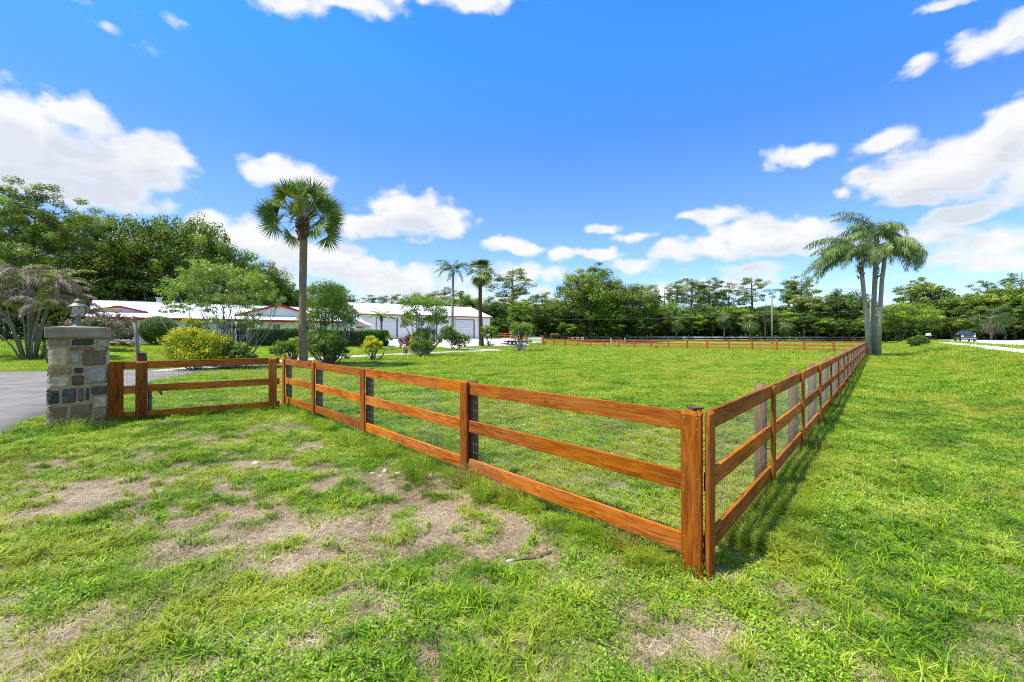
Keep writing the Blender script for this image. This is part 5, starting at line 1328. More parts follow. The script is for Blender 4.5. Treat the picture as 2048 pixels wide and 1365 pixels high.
L.build('dead_leaves', M['deadfrond'], wpm); S_.build('leaf_stalks', M['palebark'], wpm)
# small bright fan palm by the trailer
x, y, z = gp(1041, 703); yp = thing('young_palm', 'small bright fan palm with a stubby brown trunk beside the trailer', 'palm', (x, y, z)); hc = CAMZ + (HZ - 626) / F * y - z
T = MB(); T.tube([(0, 0, -.2), (0, 0, .3), (.02, 0, hc * .6), (0, 0, hc)], [.42, .30, .22, .22], 10, wob=.12); T.build('trunk', M['boots'], yp)
L = Leaves(); S_ = MB()
for k in range(24): fanleaf(L, S_, (0, 0, hc), g.uniform(0, 6.28), g.uniform(-.2, 1.4), .9, 1.1, 18, .5 + g.normal() * .12, g, .4, 1.9, .10, .3)
L.build('crown', M['youngfan'], yp); S_.build('leaf_stalks', M['weed'], yp)

# ---- clump palm with dried fronds
x, y, z = gp(62, 719); cp = thing('clump_palm', 'many stemmed palm clump with dried purple brown fronds beyond the driveway', 'palm', (x, y, z)); g = np.random.default_rng(21); random.seed(4)
Ld, Lg, Sr = Leaves(), Leaves(), MB()
ends = [(-2.6, .3, 3.6), (-1.9, -.7, 4.6), (-1.2, .6, 5.0), (-.5, -.4, 5.6), (.1, .5, 4.0), (.5, -.6, 5.2), (1.2, .4, 4.7), (2.0, -.3, 5.0), (2.7, .3, 3.6), (-2.9, -.4, 2.6), (3.4, .2, 3.0), (1.6, -.8, 3.4), (-.7, -1., 3.8), (-1.6, 1., 5.4)]
for i, (ex, ey, ez) in enumerate(ends):
    ez *= y / 30.; bx_, by_ = ex * .16, ey * .3
    T = MB(); P = [(bx_, by_, -.2), (bx_ + ex * .22, by_ + ey * .3, ez * .35), (bx_ + ex * .55, by_ + ey * .6, ez * .72), (ex, ey, ez)]
    T.tube(P, [.062, .055, .045, .04], 8, wob=.06); T.build('stem', M['greystem'], cp, True)
    for k in range(12):
        dead = g.random() < .74; az = g.uniform(0, 6.28) if g.random() < .45 else (0 if ex > 0 else math.pi) + g.normal() * .7
        frond(Ld if dead else Lg, Sr, (ex, ey, ez), az, g.uniform(.45, 1.4), g.uniform(1.8, 2.9), g.uniform(1.6, 2.6) if dead else 1.4, .42, 40, .75 if dead else .4, .032, g.uniform(.3, .75) if dead else g.uniform(.5, .95), .028, (0, 0), g, .15)
Ld.build('dried_fronds', M['deadfrond'], cp); Lg.build('green_fronds', M['yellowbroad'], cp); Sr.build('midribs', M['deadfrond'] if False else M['greystem'], cp)

# ---- shrubs
def shrub(name, label, loc, lobes, n, size, mat, aspect=.5, cat='shrub', group=None, stems=6, stemmat=None, core=None, tone=.5, shell=.5, jit=.75, flowers=None, thin=1.):
    t = thing(name, label, cat, loc, 0, group); g = np.random.default_rng(int(abs(loc[0]) * 31 + loc[1] * 7)); random.seed(int(abs(loc[0]) * 31))
    L = Leaves(); vol = sum(r[0] * r[1] * r[2] for _, r in [(l[0], l[1]) for l in lobes])
    for l in lobes:
        (c, r) = l[0], l[1]; m_ = int(n * (r[0] * r[1] * r[2]) / vol)
        k = max(6, m_ // 55)
        for j in range(k):
            d = g.normal(size=3); d /= np.linalg.norm(d); d[2] = d[2] if d[2] > -.5 else -d[2]
            cc = np.array(c) + d * np.array(r) * g.random() ** .35 * .86
            cc[2] = max(cc[2], size)
            rr = np.array(r) * g.uniform(.16, .28)
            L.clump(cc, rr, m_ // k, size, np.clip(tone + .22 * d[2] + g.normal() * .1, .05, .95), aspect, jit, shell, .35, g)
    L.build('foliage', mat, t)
    T = MB(); cx_ = [l for l in lobes]
    for k in range(stems):
        l = cx_[k % len(cx_)]; c = np.array(l[0]) + g.normal(size=3) * np.array(l[1]) * [.45, .45, .22]; c[2] = abs(c[2])
        a = g.uniform(0, 6.28); T.tube(branchpath((.15 * math.cos(a), .15 * math.sin(a), -.1), c, g, .1, 5), list(np.linspace(.045 * thin if size < .1 else .07 * thin, .012 * thin, 5)), 5)
    if stems: T.build('stems', stemmat or M['bark'], t, True)
    if flowers:
        F_ = Leaves()
        for l in lobes:
            for j in range(flowers[1]):
                d = g.normal(size=3); d /= np.linalg.norm(d); F_.clump(np.array(l[0]) + d * np.array(l[1]) * .98, (.07,) * 3, 14, .06, .6, .8, g=g)
        F_.build('blossoms', flowers[0], t)
    return t
# golden bush in front of the house
b = gp(392, 741); s = b[1] / 24
shrub('golden_bush', 'large bright yellow green bush on the lawn behind the short dark fence', b, [((-.45 * s, 0, 1.25), (1.4, 1.1, 1.05)), ((.7 * s, .2, 1.1), (1.25, 1.1, 1.0)), ((-.25 * s, .1, 2.25), (.6, .5, .5)), ((.2, -.2, .65), (1.75, 1.2, .65))], 27000, .085, M['yellow'], .55, 'bush', None, 10, tone=.50)
b = gp(455, 741)
shrub('dark_bush', 'dark straggly bush at the right foot of the golden bush', (b[0], b[1] + .4, b[2]), [((.2, 0, .7), (.9, .7, .7)), ((.9, 0, .5), (.55, .5, .5))], 5000, .09, M['darkshrub'], .4, 'bush', None, 12)
# white flowering open tree
b = gp(462, 738); T0 = b[1] / 24
fl = shrub('flowering_tree', 'wide airy many stemmed tree with narrow leaves and white blossoms in front of the house', b,
      [((-2.7, .3, 4.1), (1.5, 1.2, 1.0)), ((-1.4, 0, 5.0), (1.3, 1.2, .9)), ((-.2, .2, 4.7), (1.3, 1.2, .9)), ((1.1, 0, 4.4), (1.2, 1.1, .9)), ((-3.3, 0, 3.1), (.9, .8, .6)), ((2.0, .2, 3.6), (.9, .8, .8)), ((0, 0, 3.5), (1.8, 1, .7)), ((-1.6, 0, 3.2), (1.2, .8, .6)), ((1.2, -.2, 2.6), (.8, .7, .8)), ((-.4, -.2, 2.3), (1.2, .7, .6))],
      21000, .12, M['oleander'], .28, 'tree', None, 60, M['stemwood'], tone=.6, flowers=(M['whitefl'], 4), thin=.55)
# tall oleander right of the palm
b = gp(655, 729)
shrub('tall_oleander', 'tall loose light green shrub immediately right of the tall fan palm trunk', b, [((0, 0, 4.1), (1.5, 1.2, 1.2)), ((-.8, 0, 2.8), (1.3, 1.1, 1.3)), ((.7, .1, 2.8), (1.4, 1.2, 1.3)), ((-.2, 0, 1.2), (1.9, 1.2, 1.1))], 18500, .13, M['oleander'], .32, 'shrub', None, 30, M['stemwood'], tone=.62, thin=.8)
b = gp(668, 730); shrub('dark_bush', 'dark green low bush beneath the tall light green shrub', (b[0], b[1] - .5, b[2]), [((0, 0, .8), (1.3, .9, .85))], 5000, .11, M['darkshrub'], .4, 'bush', None, 12)
b = gp(577, 726); shrub('mixed_bush', 'dark bush with yellow tips just left of the tall fan palm trunk', b, [((-.3, 0, .75), (1.0, .8, .75)), ((.6, 0, 1.0), (.8, .7, .7))], 6500, .10, M['darkshrub'], .45, 'bush', None, 10)
b = gp(590, 722); shrub('golden_bush', 'small yellow tipped bush touching the tall fan palm trunk', b, [((.1, 0, 1.25), (.75, .6, .45))], 1800, .10, M['yellow'], .5, 'bush', None, 6)
b = gp(744, 722); shrub('golden_bush', 'small open yellow green bush on a crooked stem beside the curving path', b, [((0, 0, 1.15), (.85, .7, .65)), ((-.4, 0, .8), (.5, .5, .5)), ((.4, 0, .9), (.5, .5, .5))], 2600, .10, M['yellow'], .5, 'bush', None, 9, tone=.5)
b = gp(763, 693); shrub('golden_bush', 'yellow bush with a dark hollow in front of the left barn door', b, [((.3, 0, 1.25), (1.5, 1, 1.0)), ((-1.2, 0, 1.2), (1., .8, .9))], 4500, .17, M['yellow'], .55, 'bush', None, 6, tone=.6)
b = gp(852, 713); shrub('open_oleander', 'tall open grey green shrub with pale stems in front of the barn', b, [((0, 0, 4.2), (2.4, 1.6, .95)), ((-1.1, 0, 3.0), (1.4, 1.2, 1.0)), ((1.2, 0, 3.1), (1.5, 1.2, 1.0)), ((0, 0, 1.5), (1.4, 1.1, 1.1))], 13500, .16, M['oleander'], .32, 'shrub', None, 40, M['palebark'], tone=.45)
b = gp(843, 714); shrub('dark_bush', 'dark dense foot of foliage under the tall open shrub by the path', (b[0] + .2, b[1] - .4, b[2]), [((0, 0, .8), (1.2, .8, .85))], 2600, .13, M['darkshrub'], .4, 'bush', None, 8)
b = gp(910, 701); shrub('copper_bush', 'big dark green bush with copper leaves in front of the right barn door', b, [((-.8, 0, 1.6), (1.6, 1.2, 1.5)), ((.7, 0, 1.2), (1.3, 1.1, 1.1))], 8000, .15, M['darkshrub'], .5, 'bush', None, 6)
shrub('copper_bush', 'small reddish copper bush at the foot of the big dark bush', (b[0] + .7, b[1] - 1.0, b[2]), [((.2, 0, .75), (.65, .5, .65))], 1000, .13, M['croton'], .5, 'bush', None, 5)
b = gp(812, 708); shrub('copper_bush', 'copper red bush left of the tall open shrub', b, [((0, 0, 1.0), (.75, .7, 1.0))], 1900, .14, M['croton'], .5, 'bush', None, 6)
b = gp(831, 708); shrub('golden_bush', 'yellow green bush between the copper bush and the tall open shrub', b, [((0, 0, 1.1), (.8, .7, 1.0))], 1900, .14, M['yellow'], .5, 'bush', None, 6, tone=.45)
b = gp(845, 684); shrub('copper_bush', 'low red bush on the edge of the concrete apron', (b[0], b[1], b[2]), [((0, 0, .9), (1.6, .9, .8))], 1200, .2, M['croton'], .5, 'bush', None, 5)
b = gp(979, 694); shrub('small_tree', 'small light green bushy tree in front of the right end of the barn', b, [((0, 0, 2.5), (1.7, 1.3, 1.1)), ((.8, 0, 1.7), (1.1, 1, .8)), ((-.9, 0, 1.7), (.9, .9, .8))], 5500, .18, M['oleander'], .4, 'tree', None, 14, M['bark'], tone=.62)
b = gp(1030, 704); shrub('open_oleander', 'small grey green shrub on pale forked stems in front of the young fan palm', (b[0] + .4, b[1] - .3, b[2]), [((.3, 0, 2.5), (1.5, 1.0, .8)), ((-.5, 0, 1.9), (.8, .7, .6)), ((1.2, 0, 1.9), (.8, .7, .5))], 4200, .13, M['oleander'], .35, 'shrub', None, 18, M['palebark'], tone=.55)
# clipped ball, hedges and flower bed by the house
def hedge(name, label, loc, rz, half, n, size, mat, cat='hedge', ball=False):
    t = thing(name, label, cat, loc, rz); g = np.random.default_rng(int(abs(loc[0]) * 13 + 5))
    d = g.normal(size=(n, 3)); d /= np.linalg.norm(d, axis=1, keepdims=True)
    if not ball: d = np.sign(d) * np.abs(d) ** .42; d /= np.max(np.abs(d), axis=1, keepdims=True) ** .6
    hv = np.array(half)
    pos = d * hv * g.uniform(.93, 1.03, n)[:, None] * (1 + .05 * (fbm(d[:, 0] * 5 + 9, d[:, 2] * 5 + d[:, 1] * 3, 3) - .5)[:, None] * 2) + [0, 0, hv[2]]
    pos[:, 2] = np.maximum(pos[:, 2], .05)
    L = Leaves(); nr = d + g.normal(size=(n, 3)) * .6; s = size * g.uniform(.7, 1.3, n)
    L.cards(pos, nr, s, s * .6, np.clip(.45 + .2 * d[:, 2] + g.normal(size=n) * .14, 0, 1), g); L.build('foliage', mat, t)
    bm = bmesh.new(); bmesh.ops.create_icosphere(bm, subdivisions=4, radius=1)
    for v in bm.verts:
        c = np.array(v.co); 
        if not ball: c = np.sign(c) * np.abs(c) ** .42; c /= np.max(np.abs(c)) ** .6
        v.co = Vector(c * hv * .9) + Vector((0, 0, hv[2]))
    me = bpy.data.meshes.new('shade_core'); bm.to_mesh(me); bm.free(); me.materials.append(M['hedgecore']); link('shade_core', me, t)  # solid dark core added behind the leaves so the hedge reads opaque
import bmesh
M['hedgecore'] = mottled('painted_inner_shade', (.012, .022, .006), (.03, .05, .012), 14, .95)  # shade of the hedge's inside put into the core's colour
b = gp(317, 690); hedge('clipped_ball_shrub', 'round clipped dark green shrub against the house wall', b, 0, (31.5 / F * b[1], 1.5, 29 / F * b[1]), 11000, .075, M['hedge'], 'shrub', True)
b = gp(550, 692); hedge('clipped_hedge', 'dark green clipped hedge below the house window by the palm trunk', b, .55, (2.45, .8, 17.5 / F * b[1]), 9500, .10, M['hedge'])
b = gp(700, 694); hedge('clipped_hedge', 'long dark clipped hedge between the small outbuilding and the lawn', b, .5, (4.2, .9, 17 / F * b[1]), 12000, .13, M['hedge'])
b = gp(1834, 691, 20); bx_, by_, bz_ = at(1834, 57); shrub('roadside_hedge', 'rounded dark hedge beside the mailbox', (bx_, by_, bz_ - .1), [((-.7, 0, .7), (.8, .7, .7)), ((.5, 0, .85), (1.0, .8, .8)), ((.1, 0, .4), (1.4, .8, .45))], 7000, .11, M['darkshrub'], .5, 'hedge', None, 8)
b = gp(247, 694); shrub('flower_bed', 'low mound of pale mauve flowers in front of the house wall', b, [((0, 0, .35), (1.35, .6, .35))], 3800, .07, M['flower'], .8, 'flowers', None, 0)
b = gp(238, 692); shrub('twiggy_shrub', 'tall twiggy copper shrub reaching up to the small roof gable', (b[0], b[1] + .6, b[2]), [((0, 0, 1.5), (1.2, .8, 1.3)), ((-.4, 0, 2.8), (.9, .6, .6))], 3600, .10, M['croton'], .3, 'shrub', None, 40, M['bark'])
b = gp(205, 694); shrub('dark_bush', 'dark bush between the stone pillar lantern and the twiggy shrub', (b[0], b[1] + 1, b[2]), [((0, 0, 1.3), (1.3, .9, 1.2))], 4000, .12, M['broad'].copy() if False else M['broad'], .4, 'bush', None, 8)
b = gp(85, 716); shrub('dark_bush', 'dark green bush growing inside the foot of the dried palm clump', (b[0] + .3, b[1] + 1.2, b[2]), [((0, 0, 1.0), (2.0, 1.0, 1.1)), ((-1.2, 0, 1.6), (1.0, .8, 1.0)), ((1.6, .6, 1.8), (1.2, .8, 1.1))], 12000, .11, M['darkshrub'], .4, 'bush', None, 6)
b = gp(120, 712); shrub('copper_bush', 'copper and cream leaved shrub behind the dried palm stems', (b[0], b[1] + 3.5, b[2]), [((0, 0, 1.8), (2.6, 1.0, 1.6)), ((-2.5, 0, 1.6), (1.6, .8, 1.4))], 7000, .14, M['deadfrond'], .5, 'bush', None, 6)

# ---- weeds in front
def weed(label, px, py, h, r, n, mat, seed):
    x, y, z = gp(px, py, 1.5); t = thing('weed_clump', label, 'weed', (x, y, z + float(bump(x, y)) - .01), 0, 'weed clumps along the fences'); g = np.random.default_rng(seed); L = Leaves()
    for k in range(n):
        a = g.uniform(0, 6.28); rr = r * .35 * math.sqrt(g.random()); ln = h * g.uniform(.55, 1.1); le = g.uniform(.1, .75) * r / h
        b0 = np.array([rr * math.cos(a), rr * math.sin(a), 0]); tip = b0 + np.array([math.cos(a) * le * ln, math.sin(a) * le * ln, ln * .95])
        m_ = (b0 + tip) / 2 + np.array([0, 0, ln * .05]); s = np.array([-math.sin(a), math.cos(a), 0]) * .0022
        L.quads(np.stack([[b0 - s, b0 + s, m_ + s, m_ - s], [m_ - s, m_ + s, tip + s * .4, tip - s * .4]]), g.uniform(.3, .8))
        nn = 13; u = g.uniform(.2, 1, nn)[:, None]; c = b0 + (tip - b0) * u + g.normal(size=(nn, 3)) * .009
        dr = g.normal(size=(nn, 3)) * .6 + (tip - b0) / ln; dr /= np.linalg.norm(dr, axis=1, keepdims=True); w = np.cross(dr, g.normal(size=(nn, 3))); w /= np.linalg.norm(w, axis=1, keepdims=True)
        ll = g.uniform(.015, .038, nn)[:, None]
        L.quads(np.stack([c, c + dr * ll * .5 + w * .0032, c + dr * ll, c + dr * ll * .5 - w * .0032], 1), np.clip(.5 + g.normal(size=nn) * .2, 0, 1))
    L.build('stalks', mat, t)
weed('feathery bright green weed clump standing on bare soil in front of the orange fence', 832, 968, .34, .30, 150, M['weed'], 1)
weed('pale weed clump leaning against the second fence post from the corner', 925, 975, .26, .26, 110, M['weedred'], 2)
weed('green weed clump on the bare soil just left of the long bottom rail', 962, 1008, .24, .20, 90, M['weed'], 3)
weed('wispy tawny weed clump covering the bottom rail between the weeds and post', 880, 930, .25, .28, 90, M['weedred'], 4)
weed('spreading grassy weed clump below the third fence post', 760, 915, .30, .42, 150, M['weed'], 5)
weed('grassy weed clump left of the third fence post', 700, 895, .26, .40, 120, M['weed'], 6)
weed('low weed clump at the foot of the second fence post', 645, 862, .22, .35, 90, M['weed'], 7)
weed('ferny green weed clump growing against the foot of the stone pillar', 140, 872, .30, .36, 130, M['weed'], 8)
weed('dark leafy weed clump between the pillar and the dark fence post', 205, 866, .22, .3, 90, M['darkshrub'], 9)
weed('low weed clump under the bottom rail of the dark fence', 330, 862, .16, .4, 80, M['darkshrub'], 10)
weed('fine wispy weed clump under the bottom rail left of the corner post', 1245, 1105, .17, .22, 90, M['weedred'], 11)
weed('small weed clump at the foot of the near corner post', 1385, 1150, .12, .14, 50, M['weed'], 12)
weed('weed clump in the shade of the long fence beside the first post past the corner', 1535, 1000, .20, .25, 80, M['weed'], 13)
weed('green weed clump inside the fence behind the long middle rail', 885, 900, .30, .35, 90, M['weed'], 14)
weed('weed clump between the dark fence section and the orange fence', 575, 832, .24, .35, 80, M['weed'], 15)

# small pale rocks lying in the grass
def rock(label, px, py, r, sd):
    x, y, z = gp(px, py, 1.5); t = bmesh.new(); bmesh.ops.create_icosphere(t, subdivisions=3, radius=r); g = np.random.default_rng(sd); k = g.normal(size=(9, 3))
    for v in t.verts:
        n = v.co.normalized(); f = 1 + .10 * sum(math.copysign(abs(n.dot(Vector(q_))) ** .7, n.dot(Vector(q_))) for q_ in k) / 3
        v.co = Vector((v.co.x * f * 1.3, v.co.y * f, v.co.z * f * .6))
    me = bpy.data.meshes.new('rock'); t.to_mesh(me); t.free(); me.materials.append(M['rock'])
    o = link('rock', me, None, (x, y, z + float(bump(x, y)) + r * .3), sd); tag(o, label, 'rock', 'small rocks in the grass')
M['rock'] = mottled('pale_limestone', (.28, .24, .19), (.60, .55, .47), 40, .9, .004, 90)
rock('fist sized pale rock in the grass below the third fence post', 585, 894, .035, 1)
rock('pale rock beside the bare patch left of the feathery weed clump', 512, 932, .045, 2)
rock('small pale rock inside the fence near the post right of the weeds', 992, 808, .05, 3)
for i_, (px_, py_, r_) in enumerate(((745, 953, .03), (770, 948, .035), (795, 951, .028), (760, 957, .022))):
    rock(('leftmost dark crumbly clod of soil beside the feathery weed clump', 'largest clod of soil in the row beside the feathery weed clump', 'clod of soil nearest the feathery weed clump', 'smallest clod of soil in front of the row by the feathery weed clump')[i_], px_, py_, r_, 10 + i_)
# ---------------------------------------------------------------- horse grazing in the paddock
def skinned(name, pts_, edges, radii, mat, parent, sub=2):
    me = bpy.data.meshes.new(name); me.from_pydata(pts_, edges, []); o = link(name, me, parent)
    o.modifiers.new('skin', 'SKIN'); sk = me.skin_vertices[0].data if me.skin_vertices else None
    if sk is None:
        bpy.context.view_layer.objects.active = o
        bpy.context.view_layer.update()
        me.skin_vertices  # created with the modifier
    return o
horse_mat = mottled('bay_coat', (.09, .035, .02), (.17, .07, .035), 2, .6); mane = mottled('dark_mane', (.015, .01, .008), (.04, .025, .02), 5, .8)
hx_, hy_, hz_ = at(1110, 90)
ho = thing('horse', 'brown horse grazing with its head down behind the paddock fence left of the big oak', 'horse', (hx_, hy_, hz_), .25)
def limb(mb, pts_, rad, n=10): mb.tube(pts_, rad, n)
bm_ = MB()
limb(bm_, [(-1.02, 0, 1.10), (-.85, 0, 1.18), (-.5, 0, 1.16), (0, 0, 1.10), (.45, 0, 1.12), (.72, 0, 1.16), (.95, 0, 1.02), (1.2, 0, .70), (1.4, 0, .42)], [.10, .27, .31, .31, .32, .29, .21, .15, .12], 14)
limb(bm_, [(1.36, 0, .48), (1.5, 0, .34), (1.62, 0, .17), (1.66, 0, .08)], [.11, .125, .08, .06], 12)
for s_ in (-.15, .15):
    limb(bm_, [(.62, s_, 1.05), (.62, s_, .72), (.64, s_, .48), (.62, s_, .25), (.64, s_, .08), (.68, s_, .0)], [.14, .09, .065, .045, .05, .06], 8)
    limb(bm_, [(-.78, s_, 1.1), (-.70, s_, .80), (-.90, s_, .54), (-.86, s_, .28), (-.84, s_, .08), (-.80, s_, .0)], [.20, .13, .065, .048, .05, .06], 8)
    limb(bm_, [(1.40, s_ * .45, .52), (1.36, s_ * .6, .62)], [.035, .012], 6)
bod = bm_.build('body', horse_mat, ho, True)
rm = bod.modifiers.new('join', 'REMESH'); rm.mode = 'VOXEL'; rm.voxel_size = .035; rm.use_smooth_shade = True
bm_ = MB(); limb(bm_, [(-1.03, 0, 1.2), (-1.14, 0, 1.05), (-1.16, 0, .7), (-1.12, 0, .45)], [.04, .07, .06, .02], 6); bm_.build('tail', mane, ho, True)
bm_ = MB(); limb(bm_, [(.75, 0, 1.43), (1.0, 0, 1.21), (1.24, 0, .84), (1.42, 0, .60)], [.03, .05, .045, .03], 6); bm_.build('mane', mane, ho, True)

# ---------------------------------------------------------------- dragonfly low over the bare grass
df = thing('dragonfly', 'amber winged dragonfly with a pale tipped body flying low over the bare patch of lawn', 'dragonfly', ((1062 - CX) / F * 1.0, 1.0, CAMZ - (1116 - HZ) / F * 1.0), .28)
dm = mottled('dragonfly_body', (.06, .05, .02), (.16, .13, .05), 80, .4); dm2 = mottled('pale_tail_tip', (.35, .40, .42), (.5, .54, .56), 60, .4)
wg, nt, b, out = nodes('amber_wing'); b.inputs['Base Color'].default_value = (.30, .22, .07, 1); b.inputs['Roughness'].default_value = .3
tr_ = N(nt, 'ShaderNodeBsdfTransparent'); mx = N(nt, 'ShaderNodeMixShader', i_0=.72); nt.links.new(b.outputs[0], mx.inputs[1]); nt.links.new(tr_.outputs[0], mx.inputs[2]); nt.links.new(mx.outputs[0], out.inputs[0])
mb = MB(); mb.tube([(.048, 0, .006), (.042, 0, .006), (.034, 0, .004), (.02, 0, .002), (.008, 0, 0), (-.02, 0, 0), (-.04, 0, 0)], [.003, .0055, .004, .0065, .0045, .0028, .003], 8); mb.build('body', dm, df, True)
mb = MB(); mb.tube([(-.0402, 0, 0), (-.052, 0, 0), (-.058, 0, 0)], [.003, .0035, .0015], 8); mb.build('tail_tip', dm2, df, True)
for (x0, sx) in ((.026, .35), (.016, -.25)):
    for s_ in (-1, 1):
        mb = MB(); P = [(0, 0, 0), (.004, .012, .001), (.006, .03, .002), (.004, .044, .003), (-.001, .046, .003), (-.005, .036, .002), (-.006, .015, .001)]
        v = [(x0 + px_ + py_ * sx, py_ * s_, .005 + pz_) for (px_, py_, pz_) in P]; v2 = [(a, b_, c - .0002) for a, b_, c in v]
        n_ = len(v); mb.add(v + v2, [tuple(range(n_)), tuple(range(2 * n_ - 1, n_ - 1, -1))] + [(i, (i + 1) % n_, n_ + (i + 1) % n_, n_ + i) for i in range(n_)]); mb.build('wing', wg, df)

# ---------------------------------------------------------------- sky, sun, camera
w = bpy.data.worlds.new('World'); SC.world = w; w.use_nodes = True; nt = w.node_tree; nt.nodes.clear()
SUN = Vector((-.92, -.38, 0)).normalized(); ELV = R(64)
out = N(nt, 'ShaderNodeOutputWorld'); bg = N(nt, 'ShaderNodeBackground')
sky = N(nt, 'ShaderNodeTexSky', sky_type='NISHITA'); sky.sun_disc = False; sky.sun_elevation = ELV; sky.sun_rotation = math.atan2(SUN.x, SUN.y); sky.air_density = 1.0; sky.dust_density = .3; sky.ozone_density = 2.5; sky.altitude = 10
tc = N(nt, 'ShaderNodeTexCoord'); sx = N(nt, 'ShaderNodeSeparateXYZ'); nt.links.new(tc.outputs['Generated'], sx.inputs[0])
def ma(op, a, b=None, c=None):
    n = N(nt, 'ShaderNodeMath', operation=op)
    for i, v in enumerate((a, b, c)):
        if v is None: continue
        if isinstance(v, (int, float)): n.inputs[i].default_value = v
        else: nt.links.new(v, n.inputs[i])
    return n.outputs[0]
az = ma('ARCTAN2', sx.outputs[0], sx.outputs[1]); el = ma('ARCSINE', sx.outputs[2])
cv = N(nt, 'ShaderNodeCombineXYZ'); nt.links.new(az, cv.inputs[0]); nt.links.new(el, cv.inputs[1])
q = N(nt, 'ShaderNodeVectorMath', operation='MULTIPLY'); q.inputs[1].default_value = (1, 1.5, 1); nt.links.new(cv.outputs[0], q.inputs[0])
na = noise(nt, q.outputs[0], 7.0, 9, .58, .25); nb = noise(nt, q.outputs[0], 22., 7, .6, .1); nc = noise(nt, q.outputs[0], 2.6, 5, .55, .4)
vw = N(nt, 'ShaderNodeVectorMath', operation='MULTIPLY_ADD'); nt.links.new(nb.outputs['Color'], vw.inputs[0]); vw.inputs[1].default_value = (.03, .03, 0); nt.links.new(q.outputs[0], vw.inputs[2])
vo = N(nt, 'ShaderNodeTexVoronoi', i_Scale=26.0, voronoi_dimensions='2D'); vo.feature = 'SMOOTH_F1'; nt.links.new(vw.outputs[0], vo.inputs['Vector'])
# drift of the outlines
wv = N(nt, 'ShaderNodeVectorMath', operation='MULTIPLY_ADD'); nt.links.new(na.outputs['Color'], wv.inputs[0]); wv.inputs[1].default_value = (.09, .06, 0); 
o2 = N(nt, 'ShaderNodeVectorMath', operation='ADD'); o2.inputs[1].default_value = (-.045, -.03, 0); nt.links.new(cv.outputs[0], wv.inputs[2]); nt.links.new(wv.outputs[0], o2.inputs[0])
CL = [(60, 285, 165, 95, 1), (205, 330, 170, 75, 1), (110, 370, 240, 42, 1), (15, 215, 90, 60, 1), (310, 310, 80, 55, .9), (150, 225, 90, 45, .9),
      (570, 352, 80, 36, .95), (620, 362, 50, 22, .8), (820, 428, 95, 44, 1), (745, 448, 75, 26, .9), (890, 440, 55, 28, .9),
      (560, -5, 95, 48, .8), (700, -5, 95, 34, .8), (930, 0, 80, 26, .8), (820, -30, 220, 36, .8), (500, 478, 95, 46, .7), (620, 505, 130, 32, .7), (760, 560, 190, 34, .7), (425, 452, 50, 26, .8), (900, 600, 250, 26, .5),
      (1010, 487, 45, 13, .9), (1055, 500, 35, 12, .8), (1118, 507, 34, 14, .9), (1190, 506, 48, 13, .85), (1260, 530, 60, 14, .5), (1210, 452, 30, 8, .6), (1270, 472, 40, 10, .6), (1602, 310, 62, 23, .75), (1680, 384, 26, 12, .5), (1370, 436, 35, 9, .5),
      (1540, 480, 130, 42, .95), (1395, 498, 95, 24, .8), (1440, 436, 55, 20, .8), (1600, 455, 80, 26, .8), (1500, 540, 90, 16, .5), (1060, 545, 160, 22, .5), (1300, 585, 300, 20, .45),
      (1900, 335, 175, 62, .95), (2030, 235, 70, 44, .9), (1765, 290, 62, 24, .7), (1980, 290, 120, 60, .6), (1830, 392, 80, 16, .8), (1930, 424, 70, 26, .95), (1850, 470, 180, 34, .5), (2010, 480, 110, 30, .55), (1980, 520, 130, 20, .5),
      (1965, 95, 90, 42, .62), (1830, 135, 50, 24, .55), (2040, 50, 60, 50, .6), (1900, 5, 60, 14, .5), (200, 55, 50, 18, .2), (268, 92, 30, 16, .2), (330, 30, 40, 14, .18), (130, 10, 60, 22, .25), (2080, 330, 120, 80, .5)]
acc = None; acu = None; o3 = N(nt, 'ShaderNodeVectorMath', operation='ADD'); o3.inputs[1].default_value = (0, .045, 0); nt.links.new(o2.outputs[0], o3.inputs[0])
for (px, py, rx, ry, st) in CL:
    u = (px - CX) / F; v = (HZ - py) / F; a0 = math.atan(u); e0 = math.atan(v / math.hypot(1, u)); ra = rx / F / (1 + u * u); re = ry / F / math.hypot(1, u) / (1 + v * v)
    s1 = N(nt, 'ShaderNodeVectorMath', operation='SUBTRACT'); s1.inputs[1].default_value = (a0, e0, 0); nt.links.new(o2.outputs[0], s1.inputs[0])
    s2 = N(nt, 'ShaderNodeVectorMath', operation='MULTIPLY'); s2.inputs[1].default_value = (1 / (ra * 1.25), 1 / (re * 1.25), 0); nt.links.new(s1.outputs[0], s2.inputs[0])
    s3 = N(nt, 'ShaderNodeVectorMath', operation='LENGTH'); nt.links.new(s2.outputs[0], s3.inputs[0])
    val = ma('MULTIPLY', ma('SUBTRACT', 1.0, s3.outputs['Value']), st)
    if rx > 60 and py > 100:
        t1 = N(nt, 'ShaderNodeVectorMath', operation='SUBTRACT'); t1.inputs[1].default_value = (a0, e0, 0); nt.links.new(o3.outputs[0], t1.inputs[0])
        t2 = N(nt, 'ShaderNodeVectorMath', operation='MULTIPLY'); t2.inputs[1].default_value = (1 / (ra * 1.25), 1 / (re * 1.25), 0); nt.links.new(t1.outputs[0], t2.inputs[0])
        t3 = N(nt, 'ShaderNodeVectorMath', operation='LENGTH'); nt.links.new(t2.outputs[0], t3.inputs[0])
        v2 = ma('MULTIPLY', ma('SUBTRACT', 1.0, t3.outputs['Value']), st); acu = v2 if acu is None else ma('MAXIMUM', acu, v2)
    if acc is None: acc = val
    else:
        mxn = N(nt, 'ShaderNodeMath', operation='SMOOTH_MAX', i_2=.12); nt.links.new(acc, mxn.inputs[0]); nt.links.new(val, mxn.inputs[1]); acc = mxn.outputs[0]
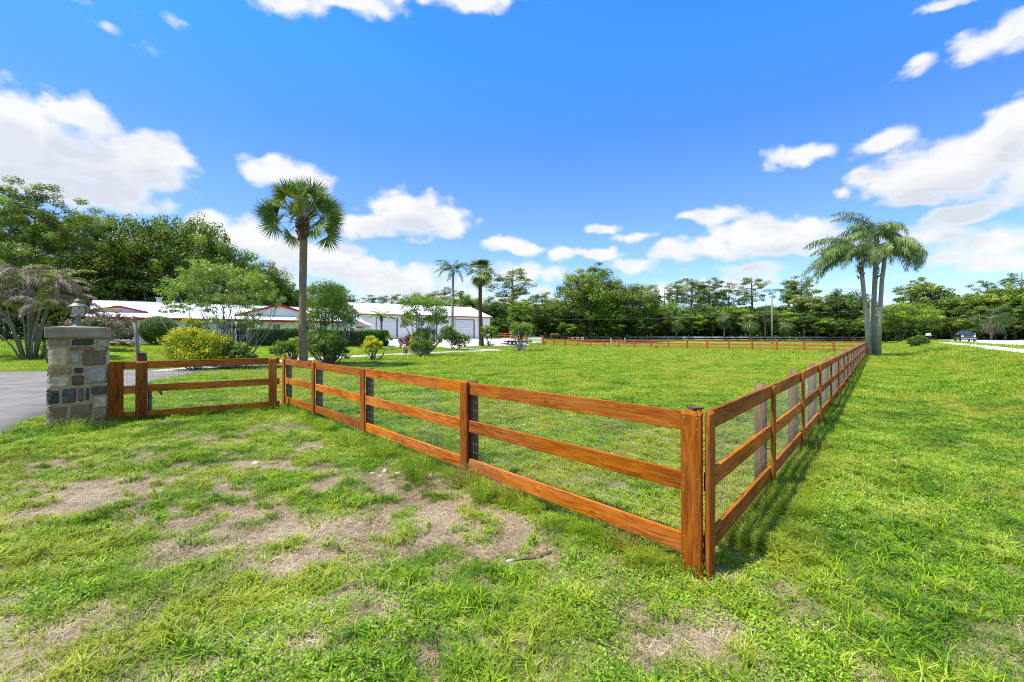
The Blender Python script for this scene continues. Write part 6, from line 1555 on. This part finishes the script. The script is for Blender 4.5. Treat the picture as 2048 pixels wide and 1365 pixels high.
den = ma('ADD', acc, ma('MULTIPLY', ma('SUBTRACT', na.outputs[0], .5), 1.15)); den = ma('ADD', den, ma('MULTIPLY', ma('SUBTRACT', nb.outputs[0], .5), .7)); den = ma('ADD', den, ma('MULTIPLY', ma('SUBTRACT', .42, vo.outputs['Distance']), .38))
gen = ma('MULTIPLY', ma('SUBTRACT', nc.outputs[0], .44), 1.9)                                   # thin unseen cloud added round and overhead to whiten the sky's light
side = mp(nt, ma('ADD', ma('ABSOLUTE', az), ma('MULTIPLY', ma('MAXIMUM', ma('SUBTRACT', el, .62), 0.0), 5.0)), .95, 1.3); den = ma('MAXIMUM', den, ma('MULTIPLY', ma('ADD', gen, ma('MULTIPLY', ma('SUBTRACT', na.outputs[0], .5), .9)), side))
mask = N(nt, 'ShaderNodeMapRange', interpolation_type='SMOOTHSTEP'); mask.inputs[1].default_value = .0; mask.inputs[2].default_value = .46; nt.links.new(den, mask.inputs[0])
# clouds: bright tops, blue grey where thick and low
n_sh = noise(nt, q.outputs[0], 9.0, 6, .6, .3)
shade = ma('MULTIPLY', ma('ADD', mp(nt, acu, .05, .5, 0, 1), mp(nt, n_sh.outputs[0], .45, .65, -.2, .5)), mp(nt, den, .2, .5)); shade = ma('MINIMUM', ma('MAXIMUM', shade, 0.0), 1.0)
cc = mixc(nt, ma('MULTIPLY', shade, .75), (5.7, 5.7, 5.7), (3.7, 4.1, 4.6))
hs = N(nt, 'ShaderNodeHueSaturation'); hs.inputs['Saturation'].default_value = 1.08; hs.inputs['Value'].default_value = 1.0; nt.links.new(sky.outputs[0], hs.inputs['Color'])
tr = ramp(nt, el, [(.0, (.95, 1.05, 1.22)), (.27, (.80, 1.0, 1.45)), (.40, (.58, 1.0, 1.5)), (.53, (.46, 1.2, 1.85))]); tint = mixc(nt, 1.0, hs.outputs[0], tr.outputs[0], 'MULTIPLY')
colr = mixc(nt, ma('MULTIPLY', mask.outputs[0], .97), tint, cc)
nt.links.new(colr, bg.inputs[0]); bg.inputs[1].default_value = .1; nt.links.new(bg.outputs[0], out.inputs[0])
w.cycles.sampling_method = 'MANUAL'; w.cycles.sample_map_resolution = 1024

sl = bpy.data.lights.new('sun', 'SUN'); sl.energy = 4.4; sl.angle = R(.53); sl.color = (1, .95, .87)
so = bpy.data.objects.new('sun', sl); COL.objects.link(so)
sd = Vector((SUN.x * math.cos(ELV), SUN.y * math.cos(ELV), math.sin(ELV))); so.rotation_euler = sd.to_track_quat('Z', 'Y').to_euler(); so.location = (-20, -10, 40)

cam = bpy.data.cameras.new('camera'); co = bpy.data.objects.new('camera', cam); COL.objects.link(co); SC.camera = co
co.location = (0, 0, CAMZ); co.rotation_euler = (R(90), 0, 0); cam.lens = F / 2048 * 36; cam.sensor_width = 36; cam.shift_y = -10.5 / 2048; cam.clip_end = 3000; cam.clip_start = .05
SC.view_settings.view_transform = 'Standard'; SC.view_settings.look = 'None'; SC.view_settings.exposure = EXPO; SC.view_settings.gamma = 1
SC.render.engine = 'CYCLES'; SC.cycles.max_bounces = 6; SC.cycles.diffuse_bounces = 3; SC.cycles.transparent_max_bounces = 6; SC.cycles.filter_width = 1.05; SC.cycles.use_denoising = True; SC.cycles.denoiser = 'OPENIMAGEDENOISE'; SC.cycles.denoising_input_passes = 'RGB_ALBEDO_NORMAL'; SC.cycles.denoising_prefilter = 'NONE'
